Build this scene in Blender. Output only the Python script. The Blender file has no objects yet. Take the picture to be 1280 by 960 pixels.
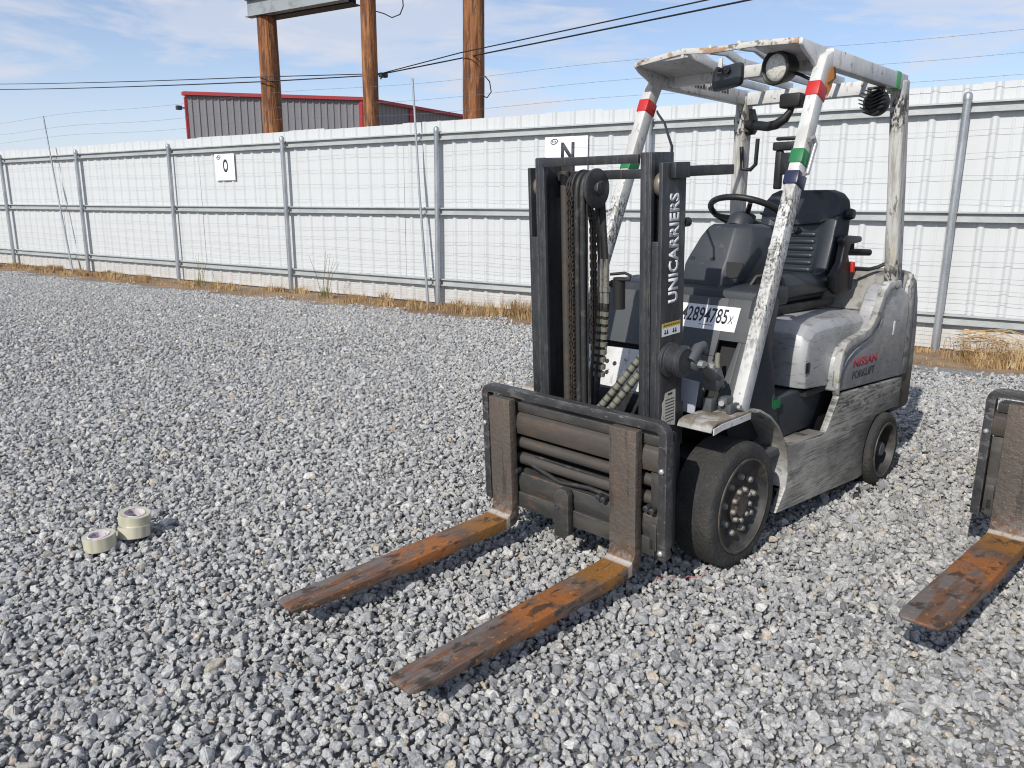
import bpy, bmesh, math, random
import numpy as np
from mathutils import Vector, Matrix
random.seed(7); rng = np.random.default_rng(11)
R = math.radians
sc = bpy.context.scene
C = sc.collection

# ------------------------------------------------------------------ camera
cam_d = bpy.data.cameras.new('camera'); cam = bpy.data.objects.new('camera', cam_d); C.objects.link(cam)
CP = Vector((2.833, 1.9726, 1.4652)); pit, yaw, rol = 0.2239, -2.3597, 0.0051
fw = Vector((math.cos(pit)*math.cos(yaw), math.cos(pit)*math.sin(yaw), -math.sin(pit)))
rt = fw.cross(Vector((0, 0, 1))).normalized(); up = rt.cross(fw)
r2 = rt*math.cos(rol)+up*math.sin(rol); u2 = up*math.cos(rol)-rt*math.sin(rol)
cam.matrix_world = Matrix(((r2.x, u2.x, -fw.x, CP.x), (r2.y, u2.y, -fw.y, CP.y), (r2.z, u2.z, -fw.z, CP.z), (0, 0, 0, 1)))
cam_d.sensor_fit = 'HORIZONTAL'; cam_d.sensor_width = 36; cam_d.lens = 979.4/1280*36
cam_d.clip_start = 0.05; cam_d.clip_end = 3000
sc.camera = cam

# ------------------------------------------------------------------ sky and sun
SUN_EL, SUN_AZ = R(36), R(12)          # azimuth from +X towards +Y
sv = Vector((math.cos(SUN_EL)*math.cos(SUN_AZ), math.cos(SUN_EL)*math.sin(SUN_AZ), math.sin(SUN_EL)))
w = bpy.data.worlds.new('World'); sc.world = w; w.use_nodes = True
nt = w.node_tree; N = nt.nodes; K = nt.links
for n in list(N): N.remove(n)
out = N.new('ShaderNodeOutputWorld'); bg = N.new('ShaderNodeBackground'); bg.inputs[1].default_value = 0.115
sky = N.new('ShaderNodeTexSky'); sky.sky_type = 'NISHITA'; sky.sun_disc = False
sky.sun_elevation = SUN_EL; sky.sun_rotation = R(90)-SUN_AZ
sky.air_density = 1.0; sky.dust_density = 0.6; sky.ozone_density = 3.0; sky.altitude = 1600
tc = N.new('ShaderNodeTexCoord'); sx = N.new('ShaderNodeSeparateXYZ'); K.new(tc.outputs['Generated'], sx.inputs[0])
def wm(op, a, b):
    m = N.new('ShaderNodeMath'); m.operation = op
    for i, q in enumerate((a, b)):
        if isinstance(q, (int, float)): m.inputs[i].default_value = q
        else: K.new(q, m.inputs[i])
    return m.outputs[0]
azi = wm('ARCTAN2', sx.outputs[1], sx.outputs[0])       # streaky high cloud: stretched along the horizon, finer upwards
cb = N.new('ShaderNodeCombineXYZ'); K.new(azi, cb.inputs[0]); K.new(sx.outputs[2], cb.inputs[1])
def cloud(su, sv_, loc, rotz, lo, hi, detail=7, dist=0.4):
    mp = N.new('ShaderNodeMapping'); mp.inputs['Location'].default_value = loc; mp.inputs['Rotation'].default_value = (0, 0, rotz)
    mp.inputs['Scale'].default_value = (su, sv_, 1); K.new(cb.outputs[0], mp.inputs[0])
    no = N.new('ShaderNodeTexNoise'); no.inputs['Scale'].default_value = 1; no.inputs['Detail'].default_value = detail
    no.inputs['Roughness'].default_value = 0.55; no.inputs['Distortion'].default_value = dist; K.new(mp.outputs[0], no.inputs['Vector'])
    mr = N.new('ShaderNodeMapRange'); mr.interpolation_type = 'SMOOTHSTEP'; K.new(no.outputs[0], mr.inputs[0])
    mr.inputs[1].default_value = lo; mr.inputs[2].default_value = hi
    return mr.outputs[0]
c1 = cloud(3.0, 13.0, (0.35, 2.1, 0), 0.06, 0.40, 0.60, 8, 0.5)
c2 = cloud(7.0, 34.0, (4.3, 1.2, 0), 0.10, 0.42, 0.66, 8, 0.7)
cm = wm('ADD', wm('MULTIPLY', c1, 0.68), wm('MULTIPLY', c2, 0.30))
hz = N.new('ShaderNodeMapRange'); hz.interpolation_type = 'SMOOTHSTEP'; K.new(sx.outputs[2], hz.inputs[0])
for i_, q_ in enumerate((0.0, 0.19, 0.80, 0.26)): hz.inputs[i_+1].default_value = q_
cm = wm('MINIMUM', wm('MAXIMUM', cm, hz.outputs[0]), 1.0)
mx = N.new('ShaderNodeMixRGB'); mx.inputs[2].default_value = (4.9, 5.1, 5.75, 1)
K.new(cm, mx.inputs[0]); K.new(sky.outputs[0], mx.inputs[1]); K.new(mx.outputs[0], bg.inputs[0]); K.new(bg.outputs[0], out.inputs[0])
sl = bpy.data.lights.new('sun', 'SUN'); sl.energy = 3.4; sl.angle = R(0.55); sl.color = (1, 0.95, 0.87)
so = bpy.data.objects.new('sun', sl); C.objects.link(so); so.rotation_euler = sv.to_track_quat('Z', 'Y').to_euler()
vs = sc.view_settings; vs.view_transform = 'Standard'; vs.look = 'None'; vs.exposure = 0.32; vs.gamma = 1; sc.cycles.filter_width = 1.1; vs.use_curve_mapping = False

# ------------------------------------------------------------------ mesh helpers
def V(*a): return Vector(a)
class MB:
    def __init__(s): s.v = []; s.f = []
    def add(s, vs_, fs_):
        o = len(s.v); s.v += [tuple(p) for p in vs_]; s.f += [tuple(i+o for i in f) for f in fs_]; return s
    def box(s, x0, x1, y0, y1, z0, z1):
        return s.add([(x0,y0,z0),(x1,y0,z0),(x1,y1,z0),(x0,y1,z0),(x0,y0,z1),(x1,y0,z1),(x1,y1,z1),(x0,y1,z1)],
                     [(3,2,1,0),(4,5,6,7),(0,1,5,4),(1,2,6,5),(2,3,7,6),(3,0,4,7)])
    def hexa(s, p): return s.add(p, [(3,2,1,0),(4,5,6,7),(0,1,5,4),(1,2,6,5),(2,3,7,6),(3,0,4,7)])
    def prism(s, poly, vec):
        n = len(poly); vec = Vector(vec); a = [Vector(p) for p in poly]; b = [p+vec for p in a]
        return s.add(a+b, [tuple(range(n))[::-1], tuple(range(n, 2*n))]+[(i, (i+1) % n, n+(i+1) % n, n+i) for i in range(n)])
    def pxz(s, poly, y0, y1): return s.prism([(x, y0, z) for x, z in poly], (0, y1-y0, 0))
    def pyz(s, poly, x0, x1): return s.prism([(x0, y, z) for y, z in poly], (x1-x0, 0, 0))
    def tube(s, path, r, n=10, closed=False):
        P = [Vector(p) for p in path]; m = len(P); rs = r if isinstance(r, (list, tuple)) else [r]*m
        T = [((P[(i+1) % m] if closed or i < m-1 else P[i])-(P[i-1] if closed or i > 0 else P[i])).normalized() for i in range(m)]
        u = T[0].orthogonal().normalized(); vs_ = []
        for i in range(m):
            u = (u-T[i]*u.dot(T[i])).normalized(); b = T[i].cross(u)
            for k in range(n):
                a = 2*math.pi*k/n; vs_.append(P[i]+(u*math.cos(a)+b*math.sin(a))*rs[i])
        fs_ = []
        for i in range(m if closed else m-1):
            for k in range(n):
                j = (i+1) % m; fs_.append((i*n+k, i*n+(k+1) % n, j*n+(k+1) % n, j*n+k))
        if not closed: fs_ += [tuple(range(n))[::-1], tuple(range((m-1)*n, m*n))]
        return s.add(vs_, fs_)
    def cyl(s, a, b, r, n=20): return s.tube([a, b], r, n)
    def lathe(s, c, axis, prof, n=40):          # prof: (radius, height along axis) ; closed loop profile if first==last
        ax = Vector(axis).normalized(); u = ax.orthogonal().normalized(); b = ax.cross(u); c = Vector(c); vs_ = []
        m = len(prof)
        for r, h in prof:
            for k in range(n):
                a = 2*math.pi*k/n; vs_.append(c+ax*h+(u*math.cos(a)+b*math.sin(a))*max(r, 1e-4))
        return s.add(vs_, [(i*n+k, i*n+(k+1) % n, (i+1)*n+(k+1) % n, (i+1)*n+k) for i in range(m-1) for k in range(n)])
    def bar(s, path, wy, d):                    # rectangular bar swept in the XZ plane; wy across, d thick (in plane)
        P = [Vector(p) for p in path]; m = len(P); vs_ = []
        for i in range(m):
            t0 = (P[i]-P[i-1]).normalized() if i else (P[1]-P[0]).normalized()
            t1 = (P[i+1]-P[i]).normalized() if i < m-1 else t0
            t = (t0+t1).normalized(); q = Vector((-t.z, 0, t.x)).normalized(); q = q/max(0.5, q.dot(Vector((-t0.z, 0, t0.x)).normalized()))
            for a, b in ((-1,-1),(1,-1),(1,1),(-1,1)): vs_.append(P[i]+Vector((0, a*wy/2, 0))+q*(b*d/2))
        fs_ = [(i*4+k, i*4+(k+1) % 4, i*4+4+(k+1) % 4, i*4+4+k) for i in range(m-1) for k in range(4)]
        return s.add(vs_, fs_+[(3,2,1,0), tuple((m-1)*4+k for k in range(4))])
    def loft(s, rings, cap=True):
        n = len(rings[0]); vs_ = [p for r in rings for p in r]; m = len(rings)
        fs_ = [(i*n+k, i*n+(k+1) % n, (i+1)*n+(k+1) % n, (i+1)*n+k) for i in range(m-1) for k in range(n)]
        if cap: fs_ += [tuple(range(n))[::-1], tuple(range((m-1)*n, m*n))]
        return s.add(vs_, fs_)
    def mesh(s, name, mat, bevel=0, seg=2, smooth=None, xf=None):
        me = bpy.data.meshes.new(name)
        me.from_pydata([tuple(xf(p)) for p in s.v] if xf else s.v, [], s.f)
        bm = bmesh.new(); bm.from_mesh(me)
        bmesh.ops.recalc_face_normals(bm, faces=bm.faces)
        if bevel:
            ed = [e for e in bm.edges if len(e.link_faces) == 2 and e.calc_face_angle(0) > R(28)]
            bmesh.ops.bevel(bm, geom=ed, offset=bevel, segments=seg, profile=0.5, affect='EDGES', clamp_overlap=True)
        bm.to_mesh(me); bm.free()
        if smooth is not None or bevel:
            me.polygons.foreach_set('use_smooth', [True]*len(me.polygons))
            me.set_sharp_from_angle(angle=R(smooth if smooth else 32))
        if isinstance(mat, (list, tuple)):
            for m_ in mat: me.materials.append(m_)
        elif mat: me.materials.append(mat)
        return me
    def build(s, name, mat, parent=None, bevel=0, seg=2, smooth=None, xf=None, label=None):
        return link(name, s.mesh(name, mat, bevel, seg, smooth, xf), parent, label)
def link(name, me, parent=None, label=None):
    o = bpy.data.objects.new(name, me); C.objects.link(o)
    if parent: o.parent = parent
    if label: o['label'] = label
    return o
def empty(name, parent=None, loc=(0, 0, 0)):
    o = bpy.data.objects.new(name, None); o.empty_display_size = 0.2; C.objects.link(o); o.location = loc
    if parent: o.parent = parent
    return o
def tag(o, label=None, cat=None, group=None, kind=None):
    for k, v in (('label', label), ('category', cat), ('group', group), ('kind', kind)):
        if v: o[k] = v
    return o
def copy_tree(o, parent=None):
    c = o.copy(); C.objects.link(c)
    if parent: c.parent = parent
    for ch in o.children: copy_tree(ch, c)
    return c
def text_mesh(s, name, mat, org, ex, ey, wid, hei, depth=0.0008, bold=0.0, space=1.0, xf=None):
    cu = bpy.data.curves.new('t', 'FONT'); cu.body = s; cu.size = 1; cu.offset = bold; cu.space_character = space; cu.resolution_u = 3
    ob = bpy.data.objects.new('t', cu); C.objects.link(ob); bpy.context.view_layer.update()
    me = bpy.data.meshes.new_from_object(ob.evaluated_get(bpy.context.evaluated_depsgraph_get()))
    bpy.data.objects.remove(ob); bpy.data.curves.remove(cu)
    co = np.array([v.co[:] for v in me.vertices]); mn, mxv = co.min(0), co.max(0)
    ex = Vector(ex).normalized(); ey = Vector(ey).normalized(); nz = ex.cross(ey)
    bm = bmesh.new(); bm.from_mesh(me)
    r = bmesh.ops.extrude_face_region(bm, geom=bm.faces[:]); top = [g for g in r['geom'] if isinstance(g, bmesh.types.BMVert)]
    for v in top: v.co.z = 1
    for v in bm.verts:
        p = Vector(org)+ex*((v.co.x-mn[0])/(mxv[0]-mn[0])*wid)+ey*((v.co.y-mn[1])/(mxv[1]-mn[1])*hei)+nz*(depth*(v.co.z > .5))
        v.co = xf(p) if xf else p
    bmesh.ops.recalc_face_normals(bm, faces=bm.faces)
    bm.to_mesh(me); bm.free(); me.materials.clear(); me.materials.append(mat); me.name = name
    return me

# ------------------------------------------------------------------ material helper
def mat(name, col, rough=0.6, metal=0.0, layers=(), bump=None, edge=None, spec=0.5, rvar=0.0):
    m = bpy.data.materials.new(name); m.use_nodes = True; n_ = m.node_tree.nodes; l_ = m.node_tree.links
    bs = n_['Principled BSDF']; bs.inputs['Roughness'].default_value = rough; bs.inputs['Metallic'].default_value = metal
    bs.inputs['Specular IOR Level'].default_value = spec
    tc = n_.new('ShaderNodeTexCoord')
    def noise(scl, detail=5, dist=0.0, off=0.0):
        mp = n_.new('ShaderNodeMapping'); mp.inputs['Scale'].default_value = scl if isinstance(scl, tuple) else (scl,)*3
        mp.inputs['Location'].default_value = (off, off*1.7, off*.6)
        l_.new(tc.outputs['Object'], mp.inputs[0]); t = n_.new('ShaderNodeTexNoise'); t.inputs['Scale'].default_value = 1
        t.inputs['Detail'].default_value = detail; t.inputs['Roughness'].default_value = 0.6; t.inputs['Distortion'].default_value = dist
        l_.new(mp.outputs[0], t.inputs['Vector']); return t.outputs[0]
    def rng_(src, lo, hi, a=0.0, b=1.0):
        r_ = n_.new('ShaderNodeMapRange'); r_.interpolation_type = 'SMOOTHSTEP'; l_.new(src, r_.inputs[0])
        for i, q in enumerate((lo, hi, a, b)): r_.inputs[i+1].default_value = q
        return r_.outputs[0]
    def mul(a, b):
        q = n_.new('ShaderNodeMath'); q.operation = 'MULTIPLY'
        for i, z in enumerate((a, b)):
            if isinstance(z, (int, float)): q.inputs[i].default_value = z
            else: l_.new(z, q.inputs[i])
        return q.outputs[0]
    rgb = n_.new('ShaderNodeRGB'); rgb.outputs[0].default_value = (*col, 1); cur = rgb.outputs[0]
    def mix(fac, c2):
        nonlocal cur
        q = n_.new('ShaderNodeMixRGB'); l_.new(fac, q.inputs[0]); l_.new(cur, q.inputs[1]); q.inputs[2].default_value = (*c2, 1); cur = q.outputs[0]
    sep = None
    for i, L_ in enumerate(layers):
        f_ = rng_(noise(L_['s'], L_.get('d', 5), L_.get('w', 0.0), 3.1*i+1), L_['lo'], L_['hi'], 0, L_.get('k', 1.0))
        if 'm' in L_: f_ = mul(f_, rng_(noise(L_['m'][0], 3, 0, 5.7*i+2), L_['m'][1], L_['m'][2]))
        for ax, a, b in L_.get('g', ()):
            if sep is None: sep = n_.new('ShaderNodeSeparateXYZ'); l_.new(tc.outputs['Object'], sep.inputs[0])
            f_ = mul(f_, rng_(sep.outputs[ax], a, b))
        mix(f_, L_['c'])
    if edge:
        bv = n_.new('ShaderNodeBevel'); bv.samples = 3; bv.inputs[0].default_value = edge[1]
        ge = n_.new('ShaderNodeNewGeometry'); dp = n_.new('ShaderNodeVectorMath'); dp.operation = 'DOT_PRODUCT'
        l_.new(bv.outputs[0], dp.inputs[0]); l_.new(ge.outputs['Normal'], dp.inputs[1])
        ef = rng_(dp.outputs['Value'], 0.995, 0.88, 0, 1); nz = rng_(noise(edge[3] if len(edge) > 3 else 30, 4), 0.38, 0.62, 0.1, edge[2])
        mix(mul(ef, nz), edge[0])
    l_.new(cur, bs.inputs['Base Color'])
    if rvar:
        l_.new(rng_(noise(14, 4), 0.3, 0.7, max(0.05, rough-rvar), min(1, rough+rvar)), bs.inputs['Roughness'])
    if bump:
        bp = n_.new('ShaderNodeBump'); bp.inputs['Strength'].default_value = bump[1]; bp.inputs['Distance'].default_value = bump[2]
        l_.new(noise(bump[0], 6), bp.inputs['Height']); l_.new(bp.outputs[0], bs.inputs['Normal'])
    return m

# ------------------------------------------------------------------ materials of the place
M = {}
M['dirt'] = mat('dirt', (0.20, 0.13, 0.085), 0.95, layers=[dict(c=(0.30, 0.21, 0.13), s=1.3, lo=.4, hi=.65), dict(c=(0.11, 0.075, 0.05), s=5, lo=.5, hi=.75, k=.8), dict(c=(0.36, 0.29, 0.2), s=40, lo=.55, hi=.7, k=.7)], bump=(25, 0.7, 0.03))
M['bed'] = mat('gravel_bed', (0.20, 0.20, 0.20), 0.95, layers=[dict(c=(0.36, 0.36, 0.36), s=55, lo=.5, hi=.62, d=3), dict(c=(0.03, 0.03, 0.032), s=38, lo=.5, hi=.7)], bump=(45, 1, 0.02))
M['white_sheet'] = mat('white_sheet', (0.575, 0.595, 0.60), 0.5, layers=[dict(c=(0.52, 0.53, 0.535), s=(0.7, 0.7, 0.35), lo=.45, hi=.75, k=.5), dict(c=(0.45, 0.37, 0.28), s=(6, 6, 1.2), lo=.35, hi=.62, k=.5, g=[(2, 0.3, -0.1)]), dict(c=(0.55, 0.55, 0.54), s=(9, 9, .8), lo=.55, hi=.8, k=.35)], bump=((1.6, 1.6, 0.9), 0.12, 0.03))
M['galv'] = mat('galvanised', (0.42, 0.44, 0.46), 0.42, 0.6, layers=[dict(c=(0.28, 0.30, 0.32), s=(9, 9, 2.5), lo=.4, hi=.65, k=.8), dict(c=(0.58, 0.6, 0.62), s=60, lo=.52, hi=.66, k=.5)])
M['galv_rail'] = mat('galvanised_rail', (0.44, 0.46, 0.455), 0.6, 0.15, layers=[dict(c=(0.33, 0.35, 0.35), s=(2.5, 2.5, 5), lo=.42, hi=.7, k=.7), dict(c=(0.52, 0.54, 0.53), s=(14, 14, 30), lo=.5, hi=.66, k=.4), dict(c=(0.3, 0.2, 0.12), s=(3, 3, 6), lo=.68, hi=.78, k=.5)])
M['wire'] = mat('wire', (0.16, 0.16, 0.17), 0.5, 0.5)
M['wood'] = mat('pole_wood', (0.27, 0.105, 0.036), 0.8, layers=[dict(c=(0.12, 0.045, 0.018), s=(7, 7, 0.9), lo=.46, hi=.56, k=.95, d=10, w=.6), dict(c=(0.44, 0.21, 0.085), s=(16, 16, 1.3), lo=.52, hi=.66, k=.8, d=8), dict(c=(0.035, 0.016, 0.01), s=(28, 28, 1.7), lo=.6, hi=.68, k=.95, d=6), dict(c=(0.5, 0.33, 0.17), s=(40, 40, 5), lo=.62, hi=.7, k=.6)], bump=((22, 22, 1.6), 0.9, 0.05))
M['grey_wall'] = mat('grey_siding', (0.19, 0.19, 0.205), 0.6, layers=[dict(c=(0.22, 0.22, 0.235), s=0.4, lo=.4, hi=.7, k=.6)])
M['red_trim'] = mat('red_trim', (0.34, 0.035, 0.04), 0.55)
M['black_cable'] = mat('black_cable', (0.012, 0.012, 0.014), 0.6)
M['beam_grey'] = mat('beam_grey', (0.30, 0.33, 0.34), 0.55, 0.2, layers=[dict(c=(0.2, 0.21, 0.21), s=3, lo=.45, hi=.7)])
M['beam_dark'] = mat('beam_dark', (0.03, 0.032, 0.036), 0.6)
M['sign_white'] = mat('sign_white', (0.82, 0.83, 0.85), 0.45, layers=[dict(c=(0.7, 0.71, 0.72), s=3, lo=.5, hi=.8, k=.4)])
M['print_dark'] = mat('print_dark', (0.035, 0.037, 0.045), 0.6)

# ------------------------------------------------------------------ the ground
FN = Vector((-0.98107, -0.19366, 0)); FT = Vector((0.19366, -0.98107, 0)); FD = 6.883
def FP(s, d, z): p = FN*(FD+d)+FT*s; return Vector((p.x, p.y, z))
def gz(x, y):                                    # the yard falls a little towards the fence
    m = np.asarray(x)*FN.x+np.asarray(y)*FN.y; q = np.clip((m-1.5)/4.6, 0, 1); return -0.10*q*q*(3-2*q)
def sheet(name, ss, ms, dz, m_):
    mb = MB(); n = len(ms)
    for s in ss:
        for m in ms:
            p = FN*m+FT*s; mb.v.append((p.x, p.y, float(gz(p.x, p.y))+dz))
    for i in range(len(ss)-1):
        for j in range(n-1): mb.f.append((i*n+j, (i+1)*n+j, (i+1)*n+j+1, i*n+j+1))
    o = mb.build(name, m_, smooth=60); tag(o, kind='structure'); return o
ms = [-900, -300, -100, -30, -10, -4]+[i*.5 for i in range(0, 15)]+[8, 12, 30, 100, 300, 900]
sheet('ground', [-900, -300, -100, -40, -15, 0, 15, 30, 60, 150, 400, 900], ms, -0.036, M['dirt'])
bed = sheet('gravel_bed', [-12, -6, 0, 6, 12, 18, 24, 32], [-14, -8, -4]+[i*.5 for i in range(0, 12)]+[5.75], -0.022, M['bed'])

# stones: a dozen crushed-rock shapes, scattered
def rock_material():
    m = bpy.data.materials.new('crushed_stone'); m.use_nodes = True; n_ = m.node_tree.nodes; l_ = m.node_tree.links
    bs = n_['Principled BSDF']; bs.inputs['Roughness'].default_value = 0.85; bs.inputs['Specular IOR Level'].default_value = 0.3
    oi = n_.new('ShaderNodeObjectInfo'); cr = n_.new('ShaderNodeValToRGB'); e = cr.color_ramp.elements
    stops = [(0, (.24, .25, .26)), (.07, (.34, .346, .355)), (.20, (.42, .424, .428)), (.38, (.51, .51, .505)), (.54, (.58, .577, .565)), (.70, (.42, .43, .44)), (.81, (.63, .622, .60)), (.91, (.68, .67, .64)), (.96, (.53, .50, .44)), (.985, (.56, .48, .38)), (1, (.62, .54, .45))]
    e[0].position, e[0].color = stops[0][0], (*stops[0][1], 1); e[1].position, e[1].color = 1, (*stops[-1][1], 1)
    for p, c in stops[1:-1]: q = e.new(p); q.color = (*c, 1)
    l_.new(oi.outputs['Random'], cr.inputs[0])
    tc = n_.new('ShaderNodeTexCoord'); ad = n_.new('ShaderNodeVectorMath'); ad.operation = 'ADD'
    l_.new(tc.outputs['Object'], ad.inputs[0]); mu = n_.new('ShaderNodeMath'); mu.operation = 'MULTIPLY'; mu.inputs[1].default_value = 37
    l_.new(oi.outputs['Random'], mu.inputs[0]); l_.new(mu.outputs[0], ad.inputs[1])
    no = n_.new('ShaderNodeTexNoise'); no.inputs['Scale'].default_value = 2.2; no.inputs['Detail'].default_value = 8; no.inputs['Roughness'].default_value = .7; l_.new(ad.outputs[0], no.inputs['Vector'])
    mr = n_.new('ShaderNodeMapRange'); mr.inputs[1].default_value = .3; mr.inputs[2].default_value = .7; mr.inputs[3].default_value = .52; mr.inputs[4].default_value = 1.36; l_.new(no.outputs[0], mr.inputs[0])
    mx_ = n_.new('ShaderNodeMixRGB'); mx_.blend_type = 'MULTIPLY'; mx_.inputs[0].default_value = 1; l_.new(cr.outputs[0], mx_.inputs[1]); l_.new(mr.outputs[0], mx_.inputs[2])
    l_.new(mx_.outputs[0], bs.inputs['Base Color'])
    bp = n_.new('ShaderNodeBump'); bp.inputs['Strength'].default_value = .5; bp.inputs['Distance'].default_value = .12; l_.new(no.outputs[0], bp.inputs['Height']); l_.new(bp.outputs[0], bs.inputs['Normal'])
    return m
M['rock'] = rock_material()
rocks = bpy.data.collections.new('crushed_stone_shapes')
for i in range(20):
    bm = bmesh.new(); q = rng.normal(size=(15, 3)); q /= np.linalg.norm(q, axis=1)[:, None]
    q = np.sign(q)*np.abs(q)**0.75; q *= rng.uniform(.78, 1.08, (15, 1)); q *= np.array([1, rng.uniform(.62, .95), rng.uniform(.45, .8)])
    for p in q: bm.verts.new(p)
    bmesh.ops.convex_hull(bm, input=bm.verts[:]); bmesh.ops.delete(bm, geom=[v for v in bm.verts if not v.link_faces], context='VERTS')
    bmesh.ops.dissolve_limit(bm, angle_limit=R(14), verts=bm.verts[:], edges=bm.edges[:])
    bmesh.ops.bevel(bm, geom=bm.edges[:], offset=.085, segments=2, affect='EDGES', clamp_overlap=True)
    bmesh.ops.recalc_face_normals(bm, faces=bm.faces)
    me = bpy.data.meshes.new('stone'); bm.to_mesh(me); bm.free(); me.materials.append(M['rock'])
    me.polygons.foreach_set('use_smooth', [True]*len(me.polygons)); me.set_sharp_from_angle(angle=R(30))
    rocks.objects.link(bpy.data.objects.new('stone_shape', me))
def scatter(cell, dmin, dmax, rmed, rsig, zoff, seed):
    g = np.random.default_rng(seed)
    a = np.arange(-14, 12, cell); b = np.arange(-26, 5, cell); X, Y = np.meshgrid(a, b); X = X.ravel(); Y = Y.ravel()
    dx, dy = X-CP.x, Y-CP.y; dd = np.hypot(dx, dy); an = np.arctan2(dy, dx); da = np.abs((an-yaw+np.pi) % (2*np.pi)-np.pi)
    m_ = X*FN.x+Y*FN.y
    edge_ = 5.55+.16*np.sin(X*1.3+Y*.7)+.12*np.sin(Y*2.9)+.1*np.sin(Y*7.1)+g.normal(0, .13, X.size)
    k = (dd > dmin) & (dd < dmax) & ((da < R(39)) | (dd < 2.6) & (da < R(60))) & (m_ < edge_)
    X, Y, dd = X[k], Y[k], dd[k]; n = X.size
    X = X+g.uniform(-.6, .6, n)*cell; Y = Y+g.uniform(-.6, .6, n)*cell
    r = np.clip(rmed*np.exp(g.normal(0, rsig, n)), .006, .036)
    Z = gz(X, Y)-.012+zoff+g.uniform(-.006, .009, n)+.006*np.sin(X*3.1+1)*np.sin(Y*2.3)
    rot = np.stack([g.normal(0, .45, n), g.normal(0, .45, n), g.uniform(0, 6.283, n)], 1)
    s = r[:, None]*g.uniform(.82, 1.2, (n, 3))
    return np.stack([X, Y, Z], 1), rot, s
parts = [scatter(.0195, 1.0, 4.4, .0100, .32, .001, 1), scatter(.031, 1.0, 4.4, .0148, .30, .007, 2), scatter(.085, 1.0, 6.5, .0215, .22, .009, 5),
         scatter(.026, 4.4, 8.0, .0135, .30, .003, 3), scatter(.046, 4.4, 8.0, .0175, .25, .009, 6),
         scatter(.034, 8.0, 25, .0168, .30, .006, 4)]
co = np.concatenate([p[0] for p in parts]); rot = np.concatenate([p[1] for p in parts]); scl = np.concatenate([p[2] for p in parts])
idx = rng.integers(0, 20, len(co)); dv = co-np.array(CP); dep = dv@np.array(fw)
pxl = np.stack([640+979.4*(dv@np.array(r2))/dep, 480-979.4*(dv@np.array(u2))/dep], 1)
vis = (dep > .5) & (pxl[:, 0] > 5) & (pxl[:, 0] < 1275) & (pxl[:, 1] > 600) & (pxl[:, 1] < 955)
top = np.argsort(-np.where(vis, scl[:, 0]*scl[:, 1]/dep**2*(1+20*np.maximum(co[:, 2], 0)), 0))[:300]      # the stones that show largest, one object each
rock_me = [o.data for o in rocks.objects]
for q in top:
    o = bpy.data.objects.new('stone', rock_me[idx[q]]); C.objects.link(o); o.parent = bed
    o.location = co[q]; o.rotation_euler = rot[q]; o.scale = scl[q]
keep = np.ones(len(co), bool); keep[top] = False; co, rot, scl, idx = co[keep], rot[keep], scl[keep], idx[keep]
me = bpy.data.meshes.new('gravel'); me.vertices.add(len(co)); me.vertices.foreach_set('co', co.astype(np.float32).ravel())
for nm, ar in (('rot', rot), ('scl', scl)):
    me.attributes.new(nm, 'FLOAT_VECTOR', 'POINT').data.foreach_set('vector', ar.astype(np.float32).ravel())
me.attributes.new('idx', 'INT', 'POINT').data.foreach_set('value', idx.astype(np.int32))
gravel = link('gravel', me); tag(gravel, 'grey crushed stone gravel covering the yard', 'gravel', kind='stuff')
ng = bpy.data.node_groups.new('scatter_stones', 'GeometryNodeTree')
ng.interface.new_socket('Geometry', in_out='INPUT', socket_type='NodeSocketGeometry'); ng.interface.new_socket('Geometry', in_out='OUTPUT', socket_type='NodeSocketGeometry')
gi = ng.nodes.new('NodeGroupInput'); go = ng.nodes.new('NodeGroupOutput'); ip = ng.nodes.new('GeometryNodeInstanceOnPoints'); ci = ng.nodes.new('GeometryNodeCollectionInfo')
ci.inputs['Collection'].default_value = rocks; ci.inputs['Separate Children'].default_value = True; ci.inputs['Reset Children'].default_value = True
ip.inputs['Pick Instance'].default_value = True
def na(nm, ty):
    a = ng.nodes.new('GeometryNodeInputNamedAttribute'); a.data_type = ty; a.inputs['Name'].default_value = nm; return a.outputs['Attribute']
gl = ng.links; gl.new(gi.outputs[0], ip.inputs['Points']); gl.new(ci.outputs[0], ip.inputs['Instance']); gl.new(na('idx', 'INT'), ip.inputs['Instance Index'])
e2r = ng.nodes.new('FunctionNodeEulerToRotation'); gl.new(na('rot', 'FLOAT_VECTOR'), e2r.inputs[0]); gl.new(e2r.outputs[0], ip.inputs['Rotation'])
gl.new(na('scl', 'FLOAT_VECTOR'), ip.inputs['Scale']); gl.new(ip.outputs[0], go.inputs[0])
gravel.modifiers.new('stones', 'NODES').node_group = ng
print('stones', len(co))

# ------------------------------------------------------------------ white sheet-metal fence
fence = empty('metal_fence', loc=FP(9, 0, -0.1)); tag(fence, 'tall white ribbed metal sheet fence with galvanised posts and rails', 'fence')
FO = FP(9, 0, -0.1)
def rel(p): return Vector(p)-FO
SW = 0.914
prof = [(0, 0)]
for k in range(3):
    c0 = .1524+k*.3048
    prof += [(c0-.046, 0), (c0-.017, -.025), (c0+.017, -.025), (c0+.046, 0), (c0+.118, 0), (c0+.126, -.004), (c0+.142, -.004), (c0+.150, 0), (c0+.205, 0)] if k < 2 else [(c0-.046, 0), (c0-.017, -.025), (c0+.017, -.025), (c0+.046, 0), (c0+.1524, 0)]
def sheet_mesh(z1, jit):
    mb = MB()
    for s, d in prof:
        for z in (-.11, 1.0, z1):
            mb.v.append(tuple(FT*s+FN*(d+.085+(jit if z == 1.0 else 0))+Vector((0, 0, z))))
    n = len(prof)
    for i in range(n-1):
        for j in range(2): mb.f.append((i*3+j, i*3+3+j, i*3+4+j, i*3+1+j))
    return mb.mesh('panel', M['white_sheet'])
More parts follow.
